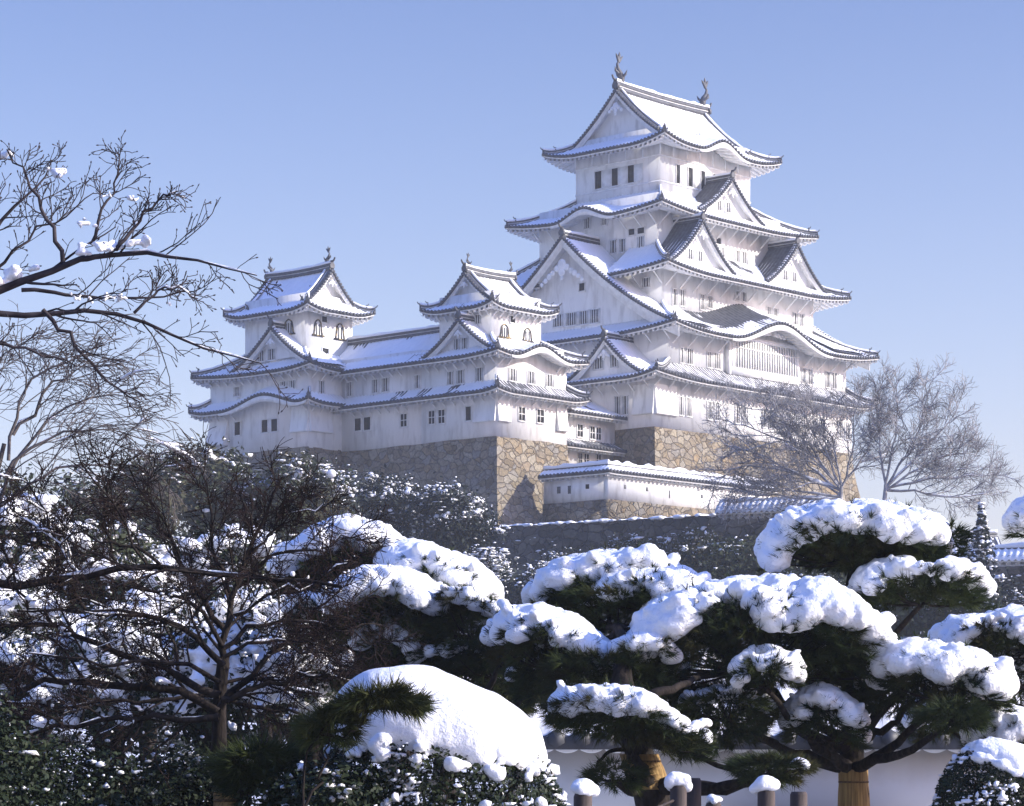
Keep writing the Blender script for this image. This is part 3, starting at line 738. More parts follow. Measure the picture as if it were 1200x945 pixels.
wins(tur, A1, 'S', [(-15.4, -14.58, -0.52, 0.6), (-12.97, -12.05, -0.5, 0.62)], 'cross')
wins(tur, A1, 'S', [(-16.68, -15.7, 2.89, 3.9), (-14.22, -13.22, 2.87, 3.9), (-11.78, -10.76, 2.86, 3.88)])
wins(tur, A1, 'W', [(9.25, 10.04, -0.51, 0.65), (10.49, 11.25, -0.48, 0.65)], 'cross')
wins(tur, A1, 'W', [(6.02, 6.68, -0.54, 0.67)], 'dark')
wins(tur, A1, 'W', [(4.57, 5.47, 2.83, 3.97), (8.24, 8.91, 2.85, 3.96), (6.9, 7.79, 2.85, 3.98)])
bell_window(tur, face(AT, 'S'), 0, -16.17, -15.03, 6.95, 8.1); bell_window(tur, face(AT, 'S'), 0, -13.1, -11.99, 6.95, 8.1)
wins(tur, AT, 'S', [(-14.88, -14.22, 8.37, 8.91)], 'dark'); wins(tur, AT, 'W', [(5.71, 6.54, 8.12, 8.88)])
flare(tur, face(A1, 'W'), 3.01, 5.6, 0, -0.7, 1.6, 0.3); flare(tur, face(A1, 'S'), -18.23, -16.6, 0, -0.7, 1.6, 0.3); flare(tur, face(A1, 'S'), -10.3, -8.95, 0, -0.9, 1.5, 0.35)

# ---- corridor between the two turrets
cor = thing('castle_corridor', (-15.8, 17.3, -2.0), 'long low white corridor building with snowy roof joining the two turrets', 'castle corridor', castle=True)
C1 = (-18.24, -13.36, 12.2, 22.6)
storey(cor, C1, -2.2, 6.3)
tl, ev, sn, rd = MB(), MB(), MB(), MB()
zc = lambda d: 4.95 + 3.2 * PROF(np.clip(d / 3.9, 0, 1))
slope(Side((-19.7, 24.5), (0, -1), (1, 0)), 11.5, 0, 0, 3.9, zc, 0, 0, 0, 1.46, tl, ev, sn, None, 0.12, 0.08, brackets=1.15)
slope(Side((-11.9, 13.0), (0, 1), (-1, 0)), 11.5, 0, 0, 3.9, zc, 0, 0, 0, 1.46, tl, ev, sn, None, 0.12, 0.08, brackets=1.15)
# upper part of the roof that runs on behind the turret's dormer
slope(Side((-19.7, 13.0), (0, -1), (1, 0)), 2.2, 0, 0, 3.9, zc, 0, 0, 0, 1.46, tl, ev, sn, None, 0.12, 0.08, d0=1.2, edge=False)
ridge_line(np.array([(-15.8, y, 8.2) for y in np.linspace(10.9, 25.5, 10)]), rd, sn, 0.45, 0.5, 0.12, False)
r = tl.build('roof', M['tile'], cor); ev.build('eaves', M['trim'], r); sn.build('snow', M['snow_roof'], r, smooth=True); rd.build('ridge', RM(), r)
tl, ev, sn = MB(), MB(), MB()
slope(Side((-19.75, 22.6), (0, -1), (1, 0)), 10.4, 0, 0, 1.51, lambda d: 1.7 + 1.0 * PROF(np.clip(d / 1.51, 0, 1)), 0, 0, 0, 1.51, tl, ev, sn, None, 0.1, 0.07, brackets=1.1)
r = tl.build('roof', M['tile'], cor); ev.build('eaves', M['trim'], r); sn.build('snow', M['snow_roof'], r, smooth=True)
wins(cor, C1, 'W', [(13.98, 14.79, -0.44, 0.67)], 'cross'); wins(cor, C1, 'W', [(19.9, 20.74, -0.35, 0.76), (18.66, 19.55, -0.38, 0.77)], 'dark')
wins(cor, C1, 'W', [(12.35, 13.0, 2.9, 4.03), (17.62, 18.45, 2.97, 4.12), (16.3, 17.18, 2.96, 4.14), (21.04, 21.88, 2.96, 4.2)])

# ---- far turret
inu = thing('castle_turret', (-18.4, 28.6, -2.0), 'white castle turret with gilt bell windows at the far left end of the corridor', 'castle turret', castle=True)
I1 = (-22.4, -11.0, 22.5, 36.1); IT = (-21.5, -15.4, 24.0, 32.2)
storey(inu, I1, -2.1, 6.4); storey(inu, IT, 5.6, 12.4)
skirt(inu, (-23.9, -9.5, 21.0, 37.6), I1, I1, 1.95, 2.95, 0.4, {'S': 0.12, 'W': 0.13}, kara={'W': [(10.3, 5.9, 1.15, 9.0)]}, brackets=1.1)
skirt(inu, (-23.7, -9.6, 21.0, 37.5), IT, I1, 5.15, 6.9, 0.45, {'S': 0.14, 'W': 0.14}, brackets=1.15)
irimoya(inu, (-14.0, 22.3), (0, 1), (-1, 0), 11.6, 8.8, 10.75, 14.75, 1.7, 0.55, 1.4, fish_size=0.8, brackets=0, bw=0.4, gegyo=0.6, verge=0.4, T={'back': 0.2, 'start': 0.16, 'end': 0.16})
dormer(inu, Side((-23.2, 26.8), (0, -1), (1, 0)), 5.6, 5.45, 3.75, 4.0, 0.13, 0.13, wins=[(-2.5, -1.62, 6.45, 7.4, 'bars'), (-1.2, -.2, 6.45, 7.4, 'bars')], bw=0.45, gegyo=0.7, wall_z=5.6)
wins(inu, I1, 'W', [(31.83, 32.62, -0.2, 1.0), (28.01, 28.85, -0.23, 0.9), (26.69, 27.55, -0.23, 0.88)], 'dark')
wins(inu, I1, 'W', [(25.46, 26.32, 3.2, 4.24), (24.18, 25.06, 3.18, 4.23), (31.83, 32.72, 3.5, 4.3)]); wins(inu, I1, 'S', [(-21.2, -20.54, 3.0, 4.13)])
bell_window(inu, face(IT, 'W'), 0, 25.5, 26.8, 8.8, 10.15); bell_window(inu, face(IT, 'S'), 0, -20.4, -19.35, 8.65, 10.1); bell_window(inu, face(IT, 'S'), 0, -17.6, -16.5, 8.6, 10.05)
wins(inu, IT, 'S', [(-19.4, -18.71, 9.95, 10.45), (-19.34, -18.53, 6.98, 7.5)], 'dark')
flare(inu, face(I1, 'W'), 22.51, 24.8, 0, -0.45, 1.8, 0.3); flare(inu, face(I1, 'S'), -22.39, -19.6, 0, -0.45, 1.8, 0.3); flare(inu, face(I1, 'W'), 33.5, 36.05, 0, -0.9, 1.8, 0.7)

# ---- link building between the centre turret and the keep
lk = thing('castle_link', (-4.4, 7.5, -4.6), 'low white link building in shade between the centre turret and the keep', 'castle link', castle=True)
N1 = (-8.85, -0.02, 4.7, 10.5)
storey(lk, N1, -5.2, 1.6)
for x0, x1, ze, zi, up in ((-9.2, -0.02, 1.0, 3.0, 0.0), (-9.0, 0.0, -2.05, -1.35, 0.0)):
    tl, ev, sn = MB(), MB(), MB()
    D_ = 4.4 if ze > 0 else 1.5
    slope(Side((x0, 3.2), (1, 0), (0, 1)), x1 - x0, 0, 0, D_, lambda d: ze + (zi - ze) * PROF(np.clip(d / D_, 0, 1)), 0, 0, 0, 1.5, tl, ev, sn, None, 0.1 if ze > 0 else -0.01, 0.07, brackets=0)
    if ze > 0: slope(Side((x1, 12.0), (-1, 0), (0, -1)), x1 - x0, 0, 0, D_, lambda d: ze + (zi - ze) * PROF(np.clip(d / D_, 0, 1)), 0, 0, 0, 1.5, tl, ev, sn, None, 0.1, 0.07, brackets=0)
    r = tl.build('roof', M['tile'], lk); ev.build('eaves', M['trim'], r); sn.build('snow', M['snow_roof'], r, smooth=True)
wins(lk, N1, 'S', [(-5.48, -4.73, -1.0, 0.1), (-3.7, -3.02, -1.05, 0.06), (-2.81, -2.12, -1.05, 0.06), (-5.41, -4.8, -3.6, -2.55), (-4.53, -3.84, -3.52, -2.54), (-2.81, -2.12, -3.4, -2.45)], 'cross')

# ---- battered stone bases
def stone_base(name, r, ztop, zbot, B, label, mats=None, p=1.7):
    o = thing(name, ((r[0] + r[1]) / 2, (r[2] + r[3]) / 2, zbot), label, 'rampart', castle=True)
    mb = MB(); x0, x1, y0, y1 = r
    z = np.linspace(ztop, zbot, 12); off = B * ((ztop - z) / (ztop - zbot)) ** p + 0.05
    ring = []
    for zz, q in zip(z, off): ring.append([(x0 - q, y0 - q, zz), (x1 + q, y0 - q, zz), (x1 + q, y1 + q, zz), (x0 - q, y1 + q, zz), (x0 - q, y0 - q, zz)])
    P = np.array(ring)
    # subdivide each side so the outline can be rough
    n = 60; u = np.linspace(0, 4, n * 4 + 1); Q = np.zeros((len(z), len(u), 3))
    for i in range(len(z)):
        for k in range(3): Q[i, :, k] = np.interp(u, np.arange(5), P[i, :, k])
    w = (fbm(u[None, :] * 12, z[:, None] * 1.2, 41) - 0.5) * 0.12
    cx, cy = (x0 + x1) / 2, (y0 + y1) / 2
    Q[..., 2][0] += 0.10 * (vnoise(u * 9, u * 0, 5) - 0.5)
    nx = np.where(u < 1, 0, np.where(u < 2, 1, np.where(u < 3, 0, -1))); ny = np.where(u < 1, -1, np.where(u < 2, 0, np.where(u < 3, 1, 0)))
    Q[..., 0] += w * nx; Q[..., 1] += w * ny
    mb.grid(Q); mb.box(x0 + 0.02, x1 - 0.02, y0 + 0.02, y1 - 0.02, ztop - 0.6, ztop - 0.05)
    mb.build('masonry', mats or M['stone'], o)
    return o
stone_base('castle_rampart', K1, 0.0, -11.5, 3.0, 'high sloping stone base of tan blocks carrying the main keep')
stone_base('castle_rampart', (-18.24, -8.89, 3, 22.5), -2.2, -11.5, 2.2, 'tan and grey stone base under the centre turret and corridor')
stone_base('castle_rampart', (-22.4, -11.0, 22.55, 36.1), -2.0, -11.5, 2.2, 'dark shaded stone base under the far left turret')
stone_base('castle_rampart', N1, -5.0, -11.0, 1.5, 'narrow shaded stone footing under the link building')

# ---- loopholed boundary wall in front of the keep, on its own low footing
dw = thing('boundary_wall', (-14.3, -6.5, -8.05), 'white loopholed boundary wall with snowy tiled coping below the keep', 'boundary wall', castle=True)
ft = thing('stone_footing', (-14.3, -6.5, -10.6), 'low stone footing of pale blocks under the white boundary wall', 'stone footing', castle=True)
w = MB()
w.box(-14.3, -13.75, -5.95, 1.0, -8.05, -5.7); w.box(-14.3, 9.0, -6.5, -5.95, -8.05, -5.7)
w.build('wall', M['plaster'], dw)
f = MB(); f.box(-14.42, -13.6, -5.8, 1.0, -10.9, -8.052); f.box(-14.42, 9.0, -6.62, -5.8, -10.9, -8.052); f.build('masonry', M['stone'], ft)
tl, ev, sn, rd = MB(), MB(), MB(), MB()
zz = lambda d: -5.62 + 0.5 * d / 0.8
slope(Side((-14.85, -7.05), (1, 0), (0, 1)), 24.4, 0.82, 0, 0.82, zz, 0.05, 0.5, 0, 0.5, tl, ev, sn, None, 0.12, 0.05, brackets=0)
slope(Side((-14.85, 1.2), (0, -1), (1, 0)), 8.25, 0, 0.82, 0.82, zz, 0.05, 0, 0.5, 0.5, tl, ev, sn, None, 0.13, 0.05, brackets=0)
slope(Side((9.55, -5.4), (-1, 0), (0, -1)), 23.6, 0, 0, 0.82, zz, 0, 0, 0, 0.5, tl, ev, sn, None, 0.12, 0.05, brackets=0)
slope(Side((-13.2, -5.4), (0, 1), (-1, 0)), 6.6, 0, 0, 0.82, zz, 0, 0, 0, 0.5, tl, ev, sn, None, 0.12, 0.05, brackets=0)
ridge_line(np.array([(-14.03, y, -5.13) for y in np.linspace(-6.3, 1.2, 8)]), rd, sn, 0.3, 0.2, 0.2, False)
ridge_line(np.array([(x, -6.22, -5.13) for x in np.linspace(-14.1, 9.3, 20)]), rd, sn, 0.3, 0.2, 0.2, False)
r = tl.build('coping', M['tile'], dw); ev.build('eaves', M['trim'], r); sn.build('snow', M['snow_roof'], r, smooth=True); rd.build('ridge', RM(), r)
for k, lst in (('W', [(-4.3, -3.9, -7.0, -6.6), (-1.0, -.6, -7.2, -6.6), (-2.2, -1.85, -7.3, -6.6)]), ('S', [(-12.2, -11.9, -7.0, -6.65), (-9.2, -8.9, -7.0, -6.65), (-6.0, -5.8, -7.4, -6.7), (-1.4, -1.1, -7.1, -6.75), (3.0, 3.3, -7.1, -6.75)])):
    S = Side((-14.3, 0), (0, 1), (1, 0)) if k == 'W' else Side((0, -6.5), (1, 0), (0, 1))
    for i, q in enumerate(lst):
        h = MB(); sbox(h, S, q[0], q[1], -0.012, 0.03, q[2], q[3]); h.build('loophole', M['dark'] if (k, i) == ('W', 0) else M['shade_pane'], dw)  # flat panel, the dark of the hole put into its colour
g = MB()
def ground_z(x, y):
    """flat garden, a slope up to the foot of the terrace walls, then the level castle court behind them"""
    x = np.asarray(x, float); y = np.asarray(y, float)
    sm = lambda t: np.clip(t, 0, 1) ** 2 * (3 - 2 * np.clip(t, 0, 1))
    yw = np.where(x < -6, 217 + (-6 - x) * 0.75, np.where(x < 0, 217 - (x + 6) * 1.3, 209.2 - x * 0.66))
    yw = np.where(x > 27, 191.4 - (x - 27) * 0.5, yw)
    wid = np.where(x < -6, 2 + np.clip((-6 - x) / 10, 0, 1) * 30, 1.6)
    top = 17.4 - 5.0 * sm((x - 26.5) / 4)
    low = 8.6 * sm((y - 75) / 110)
    return low + (top - low) * sm((y - yw + np.where(x < -6, wid - 2, 0) ) / wid)
xs = np.concatenate([-3000 + 2920 * np.linspace(0, 1, 14) ** 0.6, np.linspace(-78, 78, 157), 80 + 2920 * np.linspace(0, 1, 14) ** 1.7])
ys = np.concatenate([np.linspace(-300, -5, 12), np.linspace(0, 150, 61), np.linspace(151, 270, 180), 272 + 3400 * np.linspace(0, 1, 16) ** 1.7])
X, Y = np.meshgrid(xs, ys, indexing='ij')
Z = ground_z(X, Y) + 0.5 * (fbm(X * 0.15, Y * 0.15, 3) - 0.5) * np.clip((np.hypot(X, Y) - 20) / 60, 0, 1)
g.grid(np.stack([X, Y, Z], -1))
M['ground'] = noisy('snow_patches_over_dark_undergrowth', (0.035, 0.035, 0.025), (0.75, 0.765, 0.79), 0.35, 0.9, 0.08, 3, lo=0.48, hi=0.58, detail=9, spec=0.1)
go = g.build('ground', M['ground'], smooth=True); tag(go, 'snow covered ground rising to the castle hill', 'ground', kind='structure')
# ------------------------------------------------------------------ vegetation tools
def at(u, v, Y):
    """world point seen at photograph pixel (u, v) at distance Y"""
    return np.array([(u - 600) * Y / F_PX, Y, EYE + (HORIZON - v) * Y / F_PX])

M['bark'] = noisy('dark_rough_bark', (0.011, 0.009, 0.008), (0.036, 0.029, 0.025), 14, 0.9, 0.03, 40, stretch=(1, 1, 0.35), spec=0.1)
M['twig'] = noisy('dark_purple_brown_twigs', (0.011, 0.008, 0.0075), (0.032, 0.021, 0.019), 6, 0.95, spec=0.1)
M['twig_far'] = noisy('grey_brown_bare_wood', (0.07, 0.06, 0.055), (0.15, 0.13, 0.12), 3, 0.85)
M['twig_frost'] = noisy('frosted_bare_twigs', (0.15, 0.14, 0.14), (0.42, 0.41, 0.42), 1.2, 0.85)
M['needle'] = noisy('dark_pine_needles', (0.014, 0.025, 0.010), (0.055, 0.072, 0.022), 2.2, 0.75, c3=(0.06, 0.054, 0.018), s3=1.3, spec=0.12)
M['leaf'] = noisy('glossy_dark_leaves', (0.008, 0.015, 0.007), (0.027, 0.038, 0.015), 3.0, 0.6, spec=0.18)
M['leaf_far'] = noisy('evergreen_leaves_far', (0.02, 0.032, 0.018), (0.055, 0.062, 0.033), 0.45, 0.8, c3=(0.075, 0.062, 0.036), s3=0.3, spec=0.1)
M['leaf_blue'] = noisy('dark_blue_green_leaves', (0.014, 0.021, 0.02), (0.036, 0.043, 0.036), 0.6, 0.8, spec=0.1)
M['straw'] = noisy('golden_straw', (0.17, 0.105, 0.04), (0.36, 0.235, 0.09), 30, 0.8, 0.01, 60, stretch=(1, 1, 0.06))
M['rope'] = noisy('dark_rope', (0.06, 0.04, 0.02), (0.16, 0.1, 0.05), 30, 0.9)
M['wood'] = noisy('weathered_post_wood', (0.035, 0.028, 0.026), (0.10, 0.075, 0.065), 8, 0.8, 0.01, 30, stretch=(1, 1, 0.15))

def tubes(mb, P, R, k=4, mat=0):
    """many tubes with the same number of points: P (m, n, 3), R (m, n)"""
    if len(P) == 0: return
    m, n = P.shape[:2]
    T = np.gradient(P, axis=1); T /= np.linalg.norm(T, axis=2)[..., None] + 1e-9
    ref = np.where(np.abs(T[:, :1, 2:3]) < 0.8, np.array([0, 0, 1.0]), np.array([1.0, 0, 0]))
    A = np.cross(T, np.broadcast_to(ref, T.shape)); A /= np.linalg.norm(A, axis=2)[..., None] + 1e-9
    Bn = np.cross(T, A); an = np.arange(k) * 2 * pi / k
    V = P[:, :, None] + R[:, :, None, None] * (A[:, :, None] * np.cos(an)[:, None] + Bn[:, :, None] * np.sin(an)[:, None])
    i = np.arange(n - 1)[:, None]; j = np.arange(k)[None]
    a = (i * k + j).ravel(); b = (i * k + (j + 1) % k).ravel()
    q = np.stack([a, b, b + k, a + k], 1)
    mb.add(V.reshape(-1, 3), (q[None] + (np.arange(m) * n * k)[:, None, None]).reshape(-1, 4), mat)

def resample(pts, n, jit=0.0):
    P = np.asarray(pts, float); d = np.concatenate([[0], np.cumsum(np.linalg.norm(np.diff(P, axis=0), axis=1))]); u = np.linspace(0, d[-1], n)
    # smooth (Catmull-like) by interpolating then averaging
    Q = np.stack([np.interp(u, d, P[:, i]) for i in range(3)], 1)
    for _ in range(2): Q[1:-1] = 0.25 * Q[:-2] + 0.5 * Q[1:-1] + 0.25 * Q[2:]
    if jit: Q[1:-1] += rng.normal(0, jit, (n - 2, 3))
    return Q

def grow(P, R, nchild, ang, lenr, rr, bias, wob, n=5, fmin=0.2, fmax=1.0, lmin=0.0, curl=0.0):
    """a generation of side shoots on the branches P (m, n, 3) with radii R"""
    m, n0 = P.shape[:2]
    L = np.linalg.norm(np.diff(P, axis=1), axis=2).sum(1)
    f = fmin + (fmax - fmin) * (np.arange(nchild)[None] + rng.random((m, nchild))) / nchild
    x = f * (n0 - 1); i = np.clip(x.astype(int), 0, n0 - 2); fr = (x - i)[..., None]
    mi = np.arange(m)[:, None]
    S = P[mi, i] * (1 - fr) + P[mi, i + 1] * fr
    r0 = (R[mi, i] * (1 - fr[..., 0]) + R[mi, i + 1] * fr[..., 0]) * rr
    T = P[mi, i + 1] - P[mi, i]; T /= np.linalg.norm(T, axis=2)[..., None] + 1e-9
    rnd = rng.normal(0, 1, T.shape); rnd -= (rnd * T).sum(2)[..., None] * T; rnd /= np.linalg.norm(rnd, axis=2)[..., None] + 1e-9
    a = ang * (0.7 + 0.6 * rng.random((m, nchild)))[..., None]
    D = T * np.cos(a) + rnd * np.sin(a) + np.asarray(bias)
    D /= np.linalg.norm(D, axis=2)[..., None]
    l = np.maximum(L[:, None] * lenr * (0.55 + 0.75 * rng.random((m, nchild))) * (1.15 - 0.6 * f), lmin)
    D = D.reshape(-1, 3); S = S.reshape(-1, 3); l = l.ravel(); r0 = r0.ravel()
    out = [S]; d = D
    for q in range(n - 1):
        d = d + rng.normal(0, wob, d.shape) + np.asarray(bias) * curl; d = d / np.linalg.norm(d, axis=1)[:, None]
        out.append(out[-1] + d * (l / (n - 1))[:, None])
    P2 = np.stack(out, 1); R2 = r0[:, None] * np.linspace(1, 0.35, n)[None]
    return P2, R2

def snow_on(mb, P, R, amount=0.5, thick=1.0, k=5, seed=1, max_slope=0.75, rmin=0.0):
    """patchy ropes of snow lying along the upper side of branches"""
    T = np.gradient(P, axis=1); T /= np.linalg.norm(T, axis=2)[..., None] + 1e-9
    s = P[:, :, 0] * 2.3 + P[:, :, 2] * 1.7
    nz = vnoise(s * 1.6 + seed, P[:, :, 1] * 1.3, seed)
    r = np.maximum(R, rmin) * thick * np.clip((nz - (1 - amount)) * 3.5, 0, 1.25) * (np.abs(T[..., 2]) < max_slope)
    r[:, 0] *= 0.3; r[:, -1] *= 0.2
    Q = P.copy(); Q[..., 2] += R * 0.75 + r * 0.45
    keep = r.max(1) > 1e-4
    tubes(mb, Q[keep], r[keep] + 1e-5, k)

def grown_tree(name, base, label, cat, limbs, gens, bark, twig, snow=None, group=None, limb_n=9, jit=0.02, buds=0.0):
    """limbs: list of (points, r0, r1); gens: list of kwargs for grow()"""
    root = thing(name, base, label, cat, group)
    wood, tw, sn = MB(), MB(), MB()
    P = np.stack([resample(p, limb_n, jit if i else 0) for i, (p, a, b) in enumerate(limbs)]); R = np.stack([np.linspace(a, b, limb_n) for p, a, b in limbs])
    tubes(wood, P[:1], R[:1], 10); tubes(wood, P[1:], R[1:], 7)
    if snow: snow_on(sn, P[1:], R[1:], snow.get('limb', 0.6), snow.get('tl', 1.1), 6, 3, rmin=snow.get('rmin', 0))
    G = (P[1:], R[1:]) if len(P) > 1 else (P, R)
    allP = [G]
    for gi, kw in enumerate(gens):
        kw = dict(kw); src = kw.pop('src', 'last')
        if src == 'all':
            mm = min(p.shape[1] for p, _ in allP)
            G0 = (np.concatenate([p[:, :mm] for p, _ in allP]), np.concatenate([r[:, :mm] for _, r in allP]))
        else: G0 = G
        rmin = kw.pop('rmin', 0.0)
        P2, R2 = grow(*G0, **kw); R2 = np.maximum(R2, rmin)
        tubes(wood if gi == 0 else tw, P2, R2, 5 if gi == 0 else 3)
        if snow and gi < snow.get('gens', 1): snow_on(sn, P2, R2, snow.get('amt', 0.45), snow.get('t', 1.2), 4, 7 + gi, rmin=snow.get('rmin', 0))
        G = (P2, R2); allP.append(G)
    if buds:
        E = G[0][:, -1]; d = G[0][:, -1] - G[0][:, -2]; d /= np.linalg.norm(d, axis=1)[:, None] + 1e-9
        B = np.stack([E - d * buds * 0.6, E, E + d * buds, E + d * buds * 1.8], 1)
        tubes(tw, B, np.broadcast_to(np.array([0.2, 0.55, 0.5, 0.05]) * buds, B.shape[:2]), 4)
    wood.build('trunk', bark, root)
    if tw.n: tw.build('twigs', twig, root)
    if sn.n: sn.build('snow', M['snow'], root, smooth=True)
    return root, G

ICO = None
def ico(sub=1):
    t = (1 + 5 ** .5) / 2
    V = np.array([(-1, t, 0), (1, t, 0), (-1, -t, 0), (1, -t, 0), (0, -1, t), (0, 1, t), (0, -1, -t), (0, 1, -t), (t, 0, -1), (t, 0, 1), (-t, 0, -1), (-t, 0, 1)], float)
    V /= np.linalg.norm(V[0])
    Fc = [(0, 11, 5), (0, 5, 1), (0, 1, 7), (0, 7, 10), (0, 10, 11), (1, 5, 9), (5, 11, 4), (11, 10, 2), (10, 7, 6), (7, 1, 8), (3, 9, 4), (3, 4, 2), (3, 2, 6), (3, 6, 8), (3, 8, 9), (4, 9, 5), (2, 4, 11), (6, 2, 10), (8, 6, 7), (9, 8, 1)]
    for _ in range(sub):
        V = list(map(tuple, V)); c = {}; F2 = []
        def mid(a, b):
            k = (min(a, b), max(a, b))
            if k not in c:
                p = (np.array(V[a]) + np.array(V[b])) / 2; V.append(tuple(p / np.linalg.norm(p))); c[k] = len(V) - 1
            return c[k]
        for a, b, d in Fc:
            x, y, z = mid(a, b), mid(b, d), mid(d, a); F2 += [(a, x, z), (b, y, x), (d, z, y), (x, y, z)]
        Fc = F2; V = np.array(V)
    return np.array(V), np.array(Fc)
ICO0 = ico(0); ICO1 = ico(1)
def balls(mb, C, R, squash=(1, 1, 1), shape=None, mat=0, jit=0.0, aniso=0.0):
    V, Fc = shape or ICO1
    C = np.asarray(C, float); R = np.asarray(R, float)
    W = V[None] * R[:, None, None] * np.asarray(squash)[None, None]
    if aniso: W = W * np.exp(rng.normal(0, aniso, (len(C), 1, 3)) * np.array([1, 1, 0.6]))
    if jit: W = W * (1 + rng.normal(0, jit, W.shape[:2])[..., None])
    mb.add((C[:, None] + W).reshape(-1, 3), (Fc[None] + (np.arange(len(C)) * len(V))[:, None, None]).reshape(-1, 3), mat)

def merge_snow(name, C, R, parent, voxel=0.04, squash=(1, 1, 0.8), smooth_it=3, rough=0.02, mat='snow'):
    """one lumpy mass of snow: overlapping lumps remeshed into a single skin"""
    mb = MB(); balls(mb, C, R, squash)
    base = np.array(ROOT_BASE[parent.name])
    me = bpy.data.meshes.new('lumps'); V, Fs = np.concatenate(mb.v) - base, mb.f
    me.from_pydata(V.tolist(), [], np.concatenate([f for f, _ in Fs]).tolist())
    t = bpy.data.objects.new('lumps', me); COL.objects.link(t)
    r = t.modifiers.new('r', 'REMESH'); r.mode = 'VOXEL'; r.voxel_size = voxel
    s = t.modifiers.new('s', 'SMOOTH'); s.iterations = smooth_it; s.factor = 0.5
    dg = bpy.context.evaluated_depsgraph_get()
    m2 = bpy.data.meshes.new_from_object(t.evaluated_get(dg))
    bpy.data.objects.remove(t); bpy.data.meshes.remove(me)
    n = len(m2.vertices); co = np.zeros(n * 3, np.float32); no = np.zeros(n * 3, np.float32)
    m2.vertices.foreach_get('co', co); m2.vertices.foreach_get('normal', no)
    co = co.reshape(-1, 3); no = no.reshape(-1, 3)
    k = 1.0 / max(voxel * 3.2, 1e-3)
    q = (vnoise(co[:, 0] * k + co[:, 1] * k * 0.7, co[:, 2] * k - co[:, 1] * k * 0.6, 11) - 0.5) * 1.3 + (vnoise(co[:, 0] * k * 2.3 - co[:, 1] * k, co[:, 2] * k * 2.3 + co[:, 1] * k * 1.1, 12) - 0.5) * 0.7
    co = co + no * (q * rough)[:, None]
    m2.vertices.foreach_set('co', co.astype(np.float32).ravel())
    m2.polygons.foreach_set('use_smooth', np.ones(len(m2.polygons), bool))
    m2.materials.clear(); m2.materials.append(M[mat]); m2.update()
    o = bpy.data.objects.new(name, m2); COL.objects.link(o); o.parent = parent; ROOT_BASE[o.name] = ROOT_BASE[parent.name]
    return o

def needles(mb, C, D, n=26, length=0.11, width=0.006, spread=0.75):
    """bottle-brush tufts: n fine needles round each direction D"""
    m = len(C)
    D = D / np.linalg.norm(D, axis=1)[:, None]
    d = D[:, None] + rng.normal(0, spread * 0.55, (m, n, 3)); d /= np.linalg.norm(d, axis=2)[..., None]
    st = C[:, None] + D[:, None] * (rng.random((m, n, 1)) - 0.5) * length * 0.9
    L = length * (0.7 + 0.6 * rng.random((m, n, 1)))
    s = np.cross(d, rng.normal(0, 1, d.shape)); s /= np.linalg.norm(s, axis=2)[..., None]
    tip = st + d * L
    V = np.stack([st - s * width, st + s * width, tip], 2).reshape(-1, 3)
    mb.add(V, np.arange(m * n * 3).reshape(-1, 3))

def leaves(mb, C, N, size, jit=0.7):
    """one folded leaf at every point, facing roughly along N"""
    m = len(C); N = N + rng.normal(0, jit, N.shape); N /= np.linalg.norm(N, axis=1)[:, None]
    A = np.cross(N, rng.normal(0, 1, N.shape)); A /= np.linalg.norm(A, axis=1)[:, None]; B = np.cross(N, A)
    s = (size * (0.6 + 0.8 * rng.random(m)))[:, None]
    V = np.stack([C - A * s, C - B * s * 0.5 + N * s * 0.15, C + A * s, C + B * s * 0.5 + N * s * 0.15], 1).reshape(-1, 3)
    mb.add(V, np.arange(m * 4).reshape(-1, 4))

def shell(c, r, n, inner=0.35):
    """points through the outer part of an ellipsoid, with their outward directions"""
    d = rng.normal(0, 1, (n, 3)); d /= np.linalg.norm(d, axis=1)[:, None]
    k = (inner + (1 - inner) * rng.random(n) ** 0.5)[:, None]
    return np.asarray(c) + d * k * np.asarray(r), d

